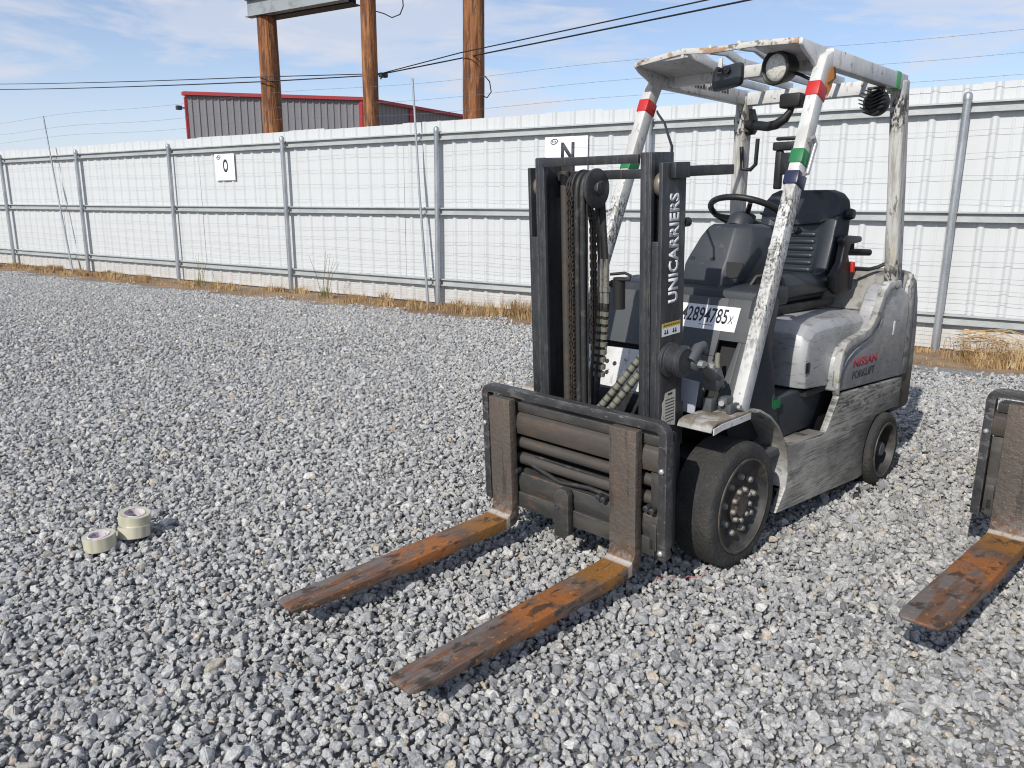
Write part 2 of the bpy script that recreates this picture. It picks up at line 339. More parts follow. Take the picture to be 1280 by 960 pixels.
pm = [sheet_mesh(2.755+q, jj) for q, jj in ((0, .0), (.012, .004), (-.008, -.003), (.005, .006))]
s_ = -5.2; i = 0
while s_ < 26:
    o = link('panel', pm[(i*7+i//3) % 4], fence); o.location = rel(FN*FD+FT*s_); o.location += FN*(.003 if i % 2 else 0); s_ += SW-.006; i += 1
POSTS = [24.45, 20.91, 17.33, 13.78, 10.27, 6.73, 3.12, -.52, -4.05]
mb = MB(); mb.cyl((0, 0, -.15), (0, 0, 2.615), .041, 18); mb.lathe((0, 0, 2.612), (0, 0, 1), [(.047, -.03), (.047, .012), (.040, .035), (.022, .052), (0, .058)], 18)
pmesh = mb.mesh('post', M['galv'], smooth=40)
for s in POSTS: o = link('post', pmesh, fence); o.location = rel(FP(s, -.045, 0)); o.rotation_euler = (random.uniform(-.006, .006), random.uniform(-.006, .006), s)
def rail_mesh(L_):
    mb = MB(); h = .056; dpt = .048
    for z0, z1, d0, d1 in ((-h, h, .044, .05), (h-.005, h, 0, .0438), (-h, -h+.005, 0, .0438), (h-.018, h-.0052, 0, .004), (-h+.0052, -h+.018, 0, .004)):
        p = [FT*a+FN*b+Vector((0, 0, c)) for c in (z0, z1) for a, b in ((0, d0), (L_, d0), (L_, d1), (0, d1))]; mb.hexa(p)
    return mb.mesh('rail', M['galv_rail'])
for zc in (2.522, 1.373, .238):
    for a, b in zip(POSTS[1:], POSTS[:-1]):
        o = link('rail', rail_mesh(b-a-.012), fence); o.location = rel(FP(a+.006, 0, zc+random.uniform(-.006, .006)))
o = link('rail', rail_mesh(1.2), fence); o.location = rel(FP(-5.25, 0, 2.522)); o2 = link('rail', o.data, fence); o2.location = rel(FP(-5.25, 0, 1.373)); o2 = link('rail', o.data, fence); o2.location = rel(FP(-5.25, 0, .238))

# wire fence in front of it: two leaning thin poles, woven wires low, barbed wires above
def wirefence():
    w0 = FP(9, -.1, -0.1); wf = empty('wire_fence', loc=w0); tag(wf, 'thin horizontal wires strung along the white fence on leaning thin poles', 'fence')
    for (sa, za, sb, zb, da, db) in ((17.87, -.15, 18.51, 3.46, -.14, -.07), (6.86, -.15, 7.15, 3.40, -.14, -.07)):
        mb = MB(); mb.tube([FP(sa, da, za)-w0, FP((sa+sb)/2+.02, (da+db)/2, (za+zb)/2)-w0, FP(sb, db, zb)-w0], [.022, .019, .016], 10); mb.build('pole', M['galv'], wf, smooth=40)
    for z, zl in ((2.285, 2.30), (2.037, 2.06), (1.794, 1.82), (1.549, 1.56), (1.061, 1.08), (.88, .9), (.699, .73), (.572, .6), (.452, .47), (.333, .36), (.083, .13), (-.004, .05)):
        mb = MB(); pts = []
        for k in range(80):
            s = -5+k*.39; pts.append(FP(s, .012+.008*math.sin(s*2.1+z*9), z+(zl-z)*s/20+.012*math.sin(s*1.78+z*5)+random.uniform(-.004, .004))-w0)
        mb.tube(pts, .0016, 4); mb.build('wire', M['wire'], wf)
    for z, zl in ((3.235, 3.40), (3.01, 3.13), (2.80, 2.93)):
        mb = MB(); pts = []
        for k in range(60):
            s = -5+k*.52; pts.append(FP(s, -.06, z+.03+(zl-z)*s/14*(1 if s < 14 else 14/s)-.03*math.cos(s*.9))-w0)
        mb.tube(pts, .0022, 4)
        for k in range(0, 240):
            p = FP(-5+k*.13, -.06, 0)-w0; s = -5+k*.13; p.z = z+.03+(zl-z)*s/14*(1 if s < 14 else 14/s)-.03*math.cos(s*.9)-w0.z
            d = Vector((random.uniform(-1, 1), random.uniform(-1, 1), random.uniform(-1, 1))).normalized()*.013; mb.tube([p-d, p+d], .0013, 3)
        mb.build('wire', M['wire'], wf)
    return wf
wirefence()

# letter signs on the fence
def sign(name, ch, sc_, zc, wid, hei, label, lw, lh):
    r0 = FP(sc_, .045, zc-hei/2); so_ = empty(name, loc=r0); tag(so_, label, 'sign', 'letter signs on the fence')
    ex = -FT; ey = Vector((0, 0, 1)); nn = -FN
    mb = MB(); p = [(ex*a+ey*b+nn*c) for c in (0, .006) for a, b in ((-wid/2, 0), (wid/2, 0), (wid/2, hei), (-wid/2, hei))]; mb.hexa(p); mb.build('board', M['sign_white'], so_)
    link('lettering', text_mesh(ch, 'lettering', M['print_dark'], ex*(-lw/2+.03)+ey*(hei*.30)+nn*.0065, ex, ey, lw, lh, .001, .035), so_)
    cx0 = ex*(-wid*.28)+ey*(hei*.87)+nn*.0068
    mb = MB(); mb.tube([cx0+ex*(.055*math.cos(a))+ey*(.034*math.sin(a)+.008*math.cos(a)) for a in [k*math.pi/12 for k in range(24)]], .0065, 6, closed=True)
    for a in (-.025, 0, .025): mb.tube([cx0+ex*(a-.006)-ey*.012, cx0+ex*(a+.004)+ey*.014], .006, 5)
    mb.build('emblem', M['print_dark'], so_)
sign('letter_sign', 'O', 12.09, 2.17, .60, .50, 'white square sign with a dark letter O on the white fence', .155, .25)
sign('letter_sign', 'N', 4.42, 2.175, .70, .50, 'white sign with a dark letter N partly behind the mast', .22, .27)

# ------------------------------------------------------------------ building, billboard poles and cables behind the fence
def building():
    A = Vector((-15.49, -40.05, 0)); B = Vector((-23.0, -35.1, 0)); D = B+(Vector((-34.24, -37.56, 0))-Vector((-23.25, -34.82, 0)))*1.5; zt = 7.0
    E_ = A+(D-B)
    b = empty('grey_building', loc=(A+B)/2); o0 = (A+B)/2; tag(b, 'grey ribbed metal building with red trim beyond the fence', 'building')
    def wall(P, Q, nm='wall'):
        t = (Q-P).normalized(); L_ = (Q-P).length; n = Vector((t.y, -t.x, 0)); cen = (A+B+D+E_)/4
        if n.dot(P-cen) < 0: n = -n
        mb = MB(); k = 0; s = 0; pts = []
        while s < L_:
            pts += [(s, 0), (min(s+.2, L_), 0), (min(s+.24, L_), .05), (min(s+.3, L_), .05), (min(s+.34, L_), 0)]; s += .34
        for s, d in pts:
            for z in (-.1, zt-.02): mb.v.append(tuple(P+t*s+n*d+Vector((0, 0, z))-o0))
        for i in range(len(pts)-1): mb.f.append((i*2, i*2+2, i*2+3, i*2+1))
        w_ = mb.build(nm, M['grey_wall'], b)
        mb = MB(); q = [P-t*.05+n*.0-o0, Q+t*.05+n*.0-o0, Q+t*.05+n*.22-o0, P-t*.05+n*.22-o0]
        mb.prism([p+Vector((0, 0, zt-.08)) for p in q], (0, 0, .17)); mb.build('fascia', M['red_trim'], b)
        return n
    n1 = wall(A, B); wall(B, D); wall(D, E_); wall(E_, A)
    def post(P, r=.16, q=M['red_trim']):
        mb = MB(); mb.box(P.x-r-o0.x, P.x+r-o0.x, P.y-r-o0.y, P.y+r-o0.y, -.1, zt-.15); mb.build('corner_trim', q, b)
    t2 = (D-B).normalized()
    post(B, .22); post(B+t2*.95, .12); post(A, .06); post(B+t2*4.1, .14)
    mb = MB(); c = (A+B+D+E_)/4-o0
    mb.add([A-o0+Vector((0, 0, zt+.02)), B-o0+Vector((0, 0, zt+.02)), D-o0+Vector((0, 0, zt+.02)), E_-o0+Vector((0, 0, zt+.02)), c+Vector((0, 0, zt+.25))], [(0, 1, 4), (1, 2, 4), (2, 3, 4), (3, 0, 4)]); mb.build('roof', M['grey_wall'], b)
    mb = MB(); p = A+(A-B).normalized()*.35-o0; mb.box(p.x-.12, p.x+.12, p.y-.12, p.y+.12, 6.2, 6.4); mb.tube([p+Vector((0, 0, 6.3)), A-o0+Vector((0, 0, 6.3))], .04, 6); mb.build('wall_lamp', M['beam_dark'], b)
building()

P1 = Vector((-7.31, -16.42, 0)); P2 = Vector((-7.96, -13.2, 0)); P3 = Vector((-9.66, -11.68, 0))
bb = empty('billboard_frame', loc=P1); tag(bb, 'three round wooden billboard posts with a grey steel beam behind the fence', 'billboard')
for P, r, h in ((P1, .235, 5.80), (P2, .168, 9.5), (P3, .236, 9.5)):
    mb = MB(); g = random.random()*9; rings = []
    for k in range(25):
        z = -.3+(h+.3)*k/24; rr = r*(1.06-.09*k/24)
        rings.append([P-P1+Vector((rr*(1+.035*math.sin(3*a+g+z*.8)+.02*math.sin(7*a+z*2.1))*math.cos(a), rr*(1+.035*math.sin(3*a+g+z*.8))*math.sin(a), z)) for a in [2*math.pi*q/22 for q in range(22)]])
    mb.loft(rings); mb.build('post', M['wood'], bb, smooth=50)
bd = Vector((-.223, .975, 0)).normalized(); bn = Vector((bd.y, -bd.x, 0)); Bs = -bd*.35
def beam(s0, s1, o0, z0, hh, fl, m_, th=.02):
    mb = MB()
    for a, b, c, d in ((-.012, .012, z0, z0+hh), (-fl, fl, z0-th, z0-.0005), (-fl, fl, z0+hh+.0005, z0+hh+th)):
        mb.hexa([Bs+bd*s+bn*(o+o0)+Vector((0, 0, z)) for z in (c, d) for s, o in ((s0, a), (s1, a), (s1, b), (s0, b))])
    return mb.build('beam', m_, bb)
beam(-.05, 3.1, .20, 5.83, .34, .10, M['beam_grey']); beam(.25, 3.1, -.12, 5.815, .26, .16, M['beam_dark'])
mb = MB(); mb.hexa([Bs+bd*s+bn*o+Vector((0, 0, z)) for z in (6.9, 10.5) for s, o in ((-.3, -.5), (3.4, -.5), (3.4, -.42), (-.3, -.42))]); mb.build('panel', M['beam_grey'], bb)

def cable(pts, r, label, sag=.035):
    P = []
    for a, b in zip(pts[:-1], pts[1:]):
        a, b = Vector(a), Vector(b); n = 14; L_ = (b-a).length
        for k in range(n): t = k/n; p = a.lerp(b, t); p.z -= sag*4*t*(1-t)*(L_/30)**2*2; P.append(p)
    P.append(Vector(pts[-1])); o0 = P[0].copy(); mb = MB(); mb.tube([p-o0 for p in P], r, 6); o = mb.build('power_cable', M['black_cable'], smooth=50); o.location = o0
    tag(o, label, 'cable', 'power cables strung along the billboard posts'); return o
def pix(px, py, D):                               # a point D metres out along a sight line, used to hang far cables
    d = fw+r2*((px-640)/979.4)-u2*((py-480)/979.4); h = math.hypot(d.x, d.y); return CP+d*(D/h)
cable([pix(-60, 105, 46), pix(330, 96, 20.7), pix(476, 92, 20.6), pix(575, 66, 18.3), pix(920, -8, 13)], .012, 'upper black cable running behind the fence from post to post')
cable([pix(-60, 112, 46), pix(330, 102, 20.7), pix(470, 94, 20.6), pix(590, 70, 18.3), pix(960, -5, 13)], .015, 'lower thicker black cable running behind the fence from post to post')
mb = MB(); mb.box(-.1, .1, -.06, .06, -.05, .05); mb.cyl((-.05, 0, .05), (.1, .02, -.1), .02, 8); o = mb.build('clamp', M['beam_dark'], bb, bevel=.01); o.location = pix(479, 94, 20.5)-P1
for pts in ([(470, 14), (480, 17), (490, 22), (500, 18), (504, 8), (503, -8)], [(606, 95), (612, 102), (614, 115), (609, 122), (603, 120)], [(346, 125), (351, 132), (352, 142), (349, 148)]):
    mb = MB(); Q = [pix(a, b, 18.2 if a > 600 else 20.5)-P1 for a, b in pts]; mb.tube(Q, .014, 6); mb.build('loose_cable', M['black_cable'], bb, smooth=60)

# ------------------------------------------------------------------ dry grass along the fence foot
M['straw'] = mat('straw', (0.44, 0.30, 0.145), 0.8, layers=[dict(c=(0.30, 0.18, 0.08), s=2.2, lo=.45, hi=.62), dict(c=(0.55, 0.44, 0.27), s=7, lo=.52, hi=.68)])
M['weed'] = mat('weed', (0.16, 0.17, 0.05), 0.8, layers=[dict(c=(0.3, 0.24, 0.1), s=6, lo=.45, hi=.65)])
def blades(mb, s, d, n, hgt, spread, wd):
    for _ in range(n):
        a = random.uniform(0, 6.283); q = random.random()*spread; b = FP(s+q*math.cos(a)*1.2, d+q*math.sin(a)*.7, 0); b.z = float(gz(b.x, b.y))-.04
        a2 = a+random.uniform(-.9, .9); ln = hgt*random.uniform(.5, 1.15); lean = random.uniform(.15, 1.0)
        t = Vector((math.cos(a2), math.sin(a2), 0)); sd = Vector((-t.y, t.x, 0))*wd*random.uniform(.6, 1.3)
        m1 = b+Vector((0, 0, ln*.6))+t*ln*lean*.3; tp = b+Vector((0, 0, ln*(1-.35*lean)))+t*ln*lean*.85
        o = len(mb.v); mb.v += [tuple(b-sd), tuple(b+sd), tuple(m1-sd*.7), tuple(m1+sd*.7), tuple(tp)]; mb.f += [(o, o+1, o+3, o+2), (o+2, o+3, o+4)]
gr = MB(); s = -3.5
while s < 23:
    q = .5+.5*math.sin(s*1.9)*math.sin(s*.83+1)
    if random.random() < .25+.75*q or s > 14:
        blades(gr, s, -random.uniform(.08, .75), random.randint(70, 170), random.uniform(.07, .25)*(1 if s < 8 else .75), random.uniform(.10, .26), .0048)
    s += random.uniform(.06, .2)*(1 if s < 8 else 1.5)
for s in (4.1, 4.3, 4.45, 4.6, 4.8, 5.0, 5.2, -1.1, -1.3, -.9, -1.7): blades(gr, s, -random.uniform(.2, .7), 130, .34, .25, .0035)
for _ in range(900):
    blades(gr, random.uniform(-4, 22), -random.uniform(.05, 1.0), 3, random.uniform(.05, .14), .08, .003)
o = gr.build('dry_grass', M['straw']); tag(o, 'dry straw coloured grass tufts along the foot of the white fence', 'grass', kind='stuff')
for s, h, lab in ((9.05, .42, 'sparse green and brown weed in front of the fence below the letter O sign'), (12.6, .3, 'thin dry weed stalk near the fence foot left of the letter O sign')):
    mb = MB(); blades(mb, s, -.35, 60, h*.6, .12, .004)
    for _ in range(7):
        b = FP(s+random.uniform(-.1, .1), -.35, -.1); a = random.uniform(0, 6.28); mb.tube([b, b+Vector((.08*math.cos(a), .08*math.sin(a), h*.8)), b+Vector((.22*math.cos(a), .22*math.sin(a), h*random.uniform(1.2, 2.0)))], [.005, .004, .002], 4)
    c0 = FP(s, -.35, -.1); mb.v = [tuple(Vector(p)-c0) for p in mb.v]; o = mb.build('weed_plant', M['weed']); o.location = c0; tag(o, lab, 'weed', 'weeds by the fence')
mb = MB(); c0 = FP(-.75, -.45, -.12)
for _ in range(26):
    a = random.uniform(-.6, .9); L_ = random.uniform(.4, 1.0); b = Vector((random.uniform(-.1, .1), random.uniform(-.1, .1), random.uniform(.05, .3)))
    t = -FT*math.cos(a)+FN*math.sin(a)*.4; mb.tube([b, b+t*L_*.5+Vector((0, 0, random.uniform(-.05, .12))), b+t*L_+Vector((0, 0, -.15*random.random()))], [.005, .004, .002], 4)
o = mb.build('dry_stalks', M['straw']); o.location = c0; tag(o, 'fallen bundle of pale dry stalks at the fence post behind the forklift', 'stalks')

# ------------------------------------------------------------------ forklift materials
blk = (0.012, 0.012, 0.013)
M['steel'] = mat('mast_steel', (0.040, 0.042, 0.046), 0.45, 0.3, layers=[dict(c=(0.075, 0.075, 0.077), s=(22, 22, 3), lo=.45, hi=.7, k=.6, d=8), dict(c=(0.12, 0.105, 0.09), s=(50, 50, 9), lo=.58, hi=.68, k=.5, d=9), dict(c=(0.2, 0.2, 0.2), s=(120, 120, 40), lo=.66, hi=.70, k=.6, d=6), dict(c=(0.022, 0.022, 0.024), s=6, lo=.5, hi=.75, k=.7)], edge=((0.24, 0.24, 0.24), .0035, .75), bump=(60, .08, .01), rvar=.12)
M['carr'] = mat('carriage_steel', (0.045, 0.045, 0.043), 0.6, 0.2, layers=[dict(c=(0.095, 0.085, 0.073), s=(9, 5, 16), lo=.42, hi=.68, k=.7), dict(c=(0.20, 0.105, 0.055), s=(20, 6, 26), lo=.58, hi=.72, k=.6), dict(c=(0.03, 0.03, 0.03), s=11, lo=.55, hi=.75, k=.7)], edge=((0.30, 0.28, 0.26), .004, .7), bump=(50, .15, .01))
M['rusty'] = mat('worn_brown_steel', (0.075, 0.066, 0.058), 0.6, 0.2, layers=[dict(c=(0.12, 0.082, 0.058), s=(14, 7, 20), lo=.5, hi=.68, k=.75, d=9), dict(c=(0.06, 0.055, 0.05), s=(22, 6, 10), lo=.5, hi=.7, k=.7)], edge=((0.3, 0.26, 0.22), .004, .6), bump=(45, .2, .01))
M['loadbar'] = mat('load_bar_steel', (0.055, 0.055, 0.058), 0.5, 0.3, layers=[dict(c=(0.15, 0.147, 0.14), s=(40, 12, 40), lo=.50, hi=.60, k=.8, d=10, m=(5, .38, .6)), dict(c=(0.025, 0.025, 0.026), s=22, lo=.55, hi=.7, k=.8), dict(c=(0.26, 0.25, 0.24), s=(90, 30, 90), lo=.62, hi=.67, k=.7, d=6)], edge=((0.34, 0.33, 0.32), .005, .8), bump=(50, .2, .01))
def fork_mat():
    m = mat('fork_steel', (0.105, 0.068, 0.048), 0.58, 0.2, layers=[
        dict(c=(0.15, 0.135, 0.128), s=(3.2, 30, 30), lo=.44, hi=.60, k=.75, w=.4, d=9),
        dict(c=(0.33, 0.115, 0.026), s=(9, 18, 18), lo=.37, hi=.50, k=.95, g=[(0, .80, .95), (0, 1.26, 1.08)], w=.4, d=10),
        dict(c=(0.28, 0.125, 0.026), s=(11, 16, 16), lo=.36, hi=.50, k=.95, g=[(0, .86, .72), (0, .565, .60)], w=.4, d=10),
        dict(c=(0.19, 0.075, 0.028), s=(7, 20, 20), lo=.42, hi=.56, k=.85, g=[(0, 1.10, 1.34)], w=.4, d=10),
        dict(c=(0.17, 0.155, 0.147), s=(2.5, 30, 30), lo=.5, hi=.60, k=.8, g=[(0, 1.1, 1.2)], w=.2, d=9),
        dict(c=(0.04, 0.028, 0.02), s=(12, 22, 22), lo=.54, hi=.64, k=.85, w=.5, d=10),
        dict(c=(0.48, 0.22, 0.06), s=(40, 60, 60), lo=.60, hi=.66, k=.6, d=8, g=[(2, .26, .19)]),
        dict(c=(0.098, 0.082, 0.070), s=(40, 14, 3), lo=.2, hi=.4, k=.95, g=[(2, .19, .26)]),
        dict(c=(0.14, 0.098, 0.072), s=(40, 24, 7), lo=.5, hi=.66, k=.6, g=[(2, .19, .26)], d=9),
        dict(c=(0.035, 0.03, 0.027), s=(60, 40, 4), lo=.56, hi=.66, k=.6, g=[(2, .19, .26)], d=8),
        dict(c=(0.36, 0.28, 0.2), s=110, lo=.63, hi=.7, k=.5), dict(c=(0.5, 0.48, 0.45), s=(30, 30, 30), lo=.3, hi=.5, k=.75, g=[(0, .574, .582), (0, .606, .594), (2, .198, .186)])], edge=((0.22, 0.19, 0.17), .004, .6), bump=((30, 60, 60), .5, .012), rvar=.12)
    return m
M['fork'] = fork_mat()
M['white'] = mat('chipped_white', (0.60, 0.605, 0.60), 0.5, layers=[dict(c=(0.42, 0.415, 0.395), s=(5, 5, 2.5), lo=.42, hi=.7, k=.7), dict(c=(0.32, 0.29, 0.25), s=(26, 26, 12), lo=.56, hi=.66, k=.6, d=8), dict(c=(0.05, 0.048, 0.045), s=(40, 40, 30), lo=.635, hi=.67, k=.85, d=9)], edge=((0.17, 0.15, 0.13), .004, .55), bump=(30, .1, .01))
M['scuffed'] = mat('scuffed_white', (0.58, 0.585, 0.575), 0.55, layers=[dict(c=(0.40, 0.39, 0.365), s=(9, 9, 4), lo=.4, hi=.66, k=.7, d=9), dict(c=(0.15, 0.14, 0.13), s=(60, 60, 26), lo=.47, hi=.60, k=.75, d=12, m=(9, .40, .58), g=[(2, 1.62, 1.50), (2, .72, 1.0)]), dict(c=(0.035, 0.034, 0.033), s=(110, 110, 45), lo=.50, hi=.57, k=.9, d=12, m=(14, .42, .54), g=[(2, 1.60, 1.48), (2, .85, 1.08)]), dict(c=(0.04, 0.038, 0.037), s=(30, 30, 170), lo=.56, hi=.61, k=.8, d=8, m=(11, .45, .58), g=[(2, 1.58, 1.45), (2, .85, 1.0)]), dict(c=(0.24, 0.20, 0.15), s=(34, 34, 10), lo=.56, hi=.66, k=.55, d=9), dict(c=(0.06, 0.055, 0.05), s=(60, 60, 30), lo=.65, hi=.69, k=.7, d=9)], edge=((0.20, 0.18, 0.15), .004, .5), bump=(40, .15, .01))
M['fender'] = mat('dusty_fender', (0.48, 0.48, 0.465), 0.6, layers=[dict(c=(0.25, 0.245, 0.225), s=(6, 5, 6), lo=.4, hi=.62, k=.85, d=8), dict(c=(0.09, 0.085, 0.075), s=(18, 14, 18), lo=.52, hi=.64, k=.8, d=8, w=.5), dict(c=(0.17, 0.155, 0.13), s=5, lo=.3, hi=.5, k=.8, g=[(2, .62, .50), (2, .30, .42)]), dict(c=(0.15, 0.115, 0.075), s=(16, 16, 16), lo=.36, hi=.56, k=.8, g=[(2, .640, .648), (2, .70, .66)], d=9)], edge=((0.16, 0.13, 0.1), .004, .5), bump=(30, .15, .01))
M['rust_white'] = mat('rusting_white', (0.55, 0.53, 0.49), 0.6, layers=[dict(c=(0.34, 0.18, 0.085), s=(16, 9, 16), lo=.52, hi=.62, k=.85, d=9), dict(c=(0.10, 0.07, 0.05), s=(34, 24, 34), lo=.55, hi=.63, k=.8, d=8)], bump=(30, .2, .01))
M['rear_pillar'] = mat('weathered_white', (0.50, 0.495, 0.47), 0.6, layers=[dict(c=(0.30, 0.28, 0.245), s=(40, 40, 3.5), lo=.44, hi=.60, k=.85, w=.3, d=10), dict(c=(0.46, 0.36, 0.16), s=(26, 26, 5), lo=.6, hi=.72, k=.45), dict(c=(0.03, 0.028, 0.027), s=(70, 70, 40), lo=.46, hi=.54, k=.95, d=12, m=(12, .36, .5), g=[(2, 1.80, 1.88), (2, 2.04, 1.98)]), dict(c=(0.05, 0.045, 0.04), s=(50, 50, 14), lo=.58, hi=.64, k=.85, d=10, m=(6, .42, .6)), dict(c=(0.025, 0.023, 0.022), s=(60, 60, 34), lo=.45, hi=.54, k=.9, d=12, g=[(2, 1.24, 1.12)])], bump=(30, .2, .01))
M['silver'] = mat('silver_paint', (0.44, 0.445, 0.45), 0.42, 0.35, layers=[dict(c=(0.25, 0.25, 0.25), s=4, lo=.42, hi=.7, k=.7), dict(c=(0.17, 0.165, 0.16), s=(9, 9, 60), lo=.58, hi=.66, k=.55, d=9), dict(c=(0.5, 0.48, 0.44), s=(7, 7, 30), lo=.6, hi=.7, k=.45, d=8), dict(c=(0.05, 0.05, 0.05), s=(22, 22, 130), lo=.62, hi=.66, k=.75, d=8)], rvar=.12, bump=(24, .06, .01))
M['skirt'] = mat('scraped_skirt', (0.35, 0.345, 0.325), 0.55, 0.2, layers=[dict(c=(0.15, 0.145, 0.135), s=(4, 8, 12), lo=.42, hi=.62, k=.7, d=10), dict(c=(0.44, 0.43, 0.40), s=(2.2, 9, 130), lo=.54, hi=.62, k=.6, d=10, m=((3, 3, 9), .42, .6)), dict(c=(0.07, 0.067, 0.063), s=(6, 9, 130), lo=.50, hi=.58, k=.8, d=12, m=((4, 4, 10), .42, .58)), dict(c=(0.025, 0.025, 0.025), s=(18, 9, 240), lo=.58, hi=.63, k=.85, d=9, m=((5, 5, 12), .45, .6)), dict(c=(0.05, 0.05, 0.053), s=(24, 9, 80), lo=.46, hi=.56, k=.85, g=[(2, .40, .52)], d=12, m=((4, 4, 14), .38, .55)), dict(c=(0.27, 0.25, 0.21), s=8, lo=.5, hi=.72, k=.5, g=[(2, .36, .12)], d=9), dict(c=(0.02, 0.02, 0.02), s=(5, 5, 5), lo=.52, hi=.62, k=.6, g=[(0, -.60, -.35)], d=9)], bump=((8, 8, 60), .3, .01), edge=((0.52, 0.51, 0.48), .006, .85, 12))
M['dgrey'] = mat('dark_grey_plastic', (0.031, 0.036, 0.044), 0.5, layers=[dict(c=(0.052, 0.055, 0.060), s=6, lo=.45, hi=.75, k=.7), dict(c=(0.12, 0.115, 0.105), s=(22, 22, 30), lo=.6, hi=.75, k=.4)], bump=(180, .08, .004))
M['cowl'] = mat('cowl_grey', (0.068, 0.074, 0.080), 0.6, layers=[dict(c=(0.10, 0.10, 0.098), s=6, lo=.45, hi=.75, k=.7), dict(c=(0.05, 0.05, 0.05), s=14, lo=.58, hi=.72, k=.6)])
M['vinyl'] = mat('black_vinyl', (0.020, 0.024, 0.031), 0.36, layers=[dict(c=(0.045, 0.046, 0.048), s=7, lo=.5, hi=.8, k=.5)], bump=(140, .12, .004))
M['black'] = mat('black_plastic', blk, 0.5, layers=[dict(c=(0.05, 0.048, 0.045), s=14, lo=.52, hi=.75, k=.6)])
M['rubber'] = mat('tyre_rubber', (0.028, 0.028, 0.027), 0.75, layers=[dict(c=(0.085, 0.082, 0.068), s=9, lo=.46, hi=.74, k=.45, d=8), dict(c=(0.13, 0.125, 0.11), s=(70, 70, 70), lo=.62, hi=.70, k=.5, d=8)], bump=(60, .7, .015))
M['rim'] = mat('wheel_rim', (0.04, 0.04, 0.04), 0.55, 0.2, layers=[dict(c=(0.12, 0.108, 0.09), s=9, lo=.45, hi=.7, k=.7), dict(c=(0.02, 0.02, 0.02), s=16, lo=.55, hi=.7)], edge=((0.28, 0.22, 0.16), .006, .9))
M['hubrust'] = mat('rusty_hub', (0.085, 0.062, 0.050), 0.75, layers=[dict(c=(0.045, 0.035, 0.03), s=25, lo=.45, hi=.65)], bump=(60, .3, .01))
M['nut'] = mat('dusty_nut', (0.23, 0.22, 0.20), 0.6, 0.4, layers=[dict(c=(0.12, 0.11, 0.1), s=60, lo=.5, hi=.7)])
M['roller'] = mat('worn_roller', (0.26, 0.22, 0.18), 0.4, 0.5)
M['zinc'] = mat('bright_bolt', (0.6, 0.6, 0.6), 0.35, 0.7)
M['chain'] = mat('oily_chain', (0.050, 0.042, 0.036), 0.5, 0.4, layers=[dict(c=(0.12, 0.078, 0.052), s=30, lo=.5, hi=.64, k=.7)])
M['hose'] = mat('hydraulic_hose', (0.022, 0.022, 0.022), 0.55, layers=[dict(c=(0.07, 0.068, 0.06), s=20, lo=.5, hi=.7)])
M['sleeve'] = mat('hose_sleeve', (0.16, 0.155, 0.12), 0.6)
M['red_tape'] = mat('red_tape', (0.48, 0.02, 0.022), 0.5)
M['green_tape'] = mat('green_tape', (0.012, 0.16, 0.055), 0.5)
M['lgreen_tape'] = mat('light_green_tape', (0.06, 0.34, 0.10), 0.5)
M['orange'] = mat('orange_sticker', (0.62, 0.22, 0.02), 0.5)
M['brown_print'] = mat('brown_print', (0.09, 0.045, 0.025), 0.6)
M['navy'] = mat('navy_tape', (0.018, 0.022, 0.06), 0.35)
M['label_white'] = mat('label_white', (0.72, 0.72, 0.73), 0.5)
M['label_old'] = mat('old_label', (0.46, 0.44, 0.38), 0.7, layers=[dict(c=(0.2, 0.19, 0.16), s=60, lo=.55, hi=.65)])
M['yellow'] = mat('yellow_print', (0.55, 0.36, 0.03), 0.5)
M['ink'] = mat('black_ink', (0.02, 0.02, 0.028), 0.5)
M['redink'] = mat('red_ink', (0.36, 0.012, 0.03), 0.5)
M['letter_white'] = mat('white_lettering', (0.66, 0.66, 0.66), 0.6, layers=[dict(c=(0.2, 0.2, 0.2), s=(40, 40, 25), lo=.56, hi=.64, k=.9)])
M['lens'] = mat('lamp_lens', (0.62, 0.60, 0.54), 0.25, 0.0, layers=[dict(c=(0.34, 0.33, 0.3), s=(60, 110, 110), lo=.5, hi=.6, k=.7)])
M['mirror_back'] = mat('mirror_back', (0.03, 0.036, 0.042), 0.3)
M['counter'] = mat('counterweight_iron', (0.27, 0.265, 0.25), 0.7, layers=[dict(c=(0.12, 0.095, 0.07), s=4, lo=.1, hi=.3, k=.95, g=[(2, .60, .54)]), dict(c=(0.2, 0.185, 0.155), s=7, lo=.45, hi=.7, k=.7, d=9), dict(c=(0.06, 0.055, 0.05), s=16, lo=.5, hi=.7, k=.7)], bump=(40, .2, .01))
M['void'] = mat('dark_metal', (0.014, 0.014, 0.015), 0.7)
M['buckle'] = mat('red_button', (0.6, 0.03, 0.02), 0.4)
M['bluegrey'] = mat('pale_label', (0.38, 0.41, 0.47), 0.5)

# ------------------------------------------------------------------ forklift
TILT = R(3.1)
def tilted(p):                                   # mast frame -> forklift frame (mast leans forward a little)
    x, y, z = p; return (0.36+x*math.cos(TILT)+z*math.sin(TILT), y, 0.1-x*math.sin(TILT)+z*math.cos(TILT))

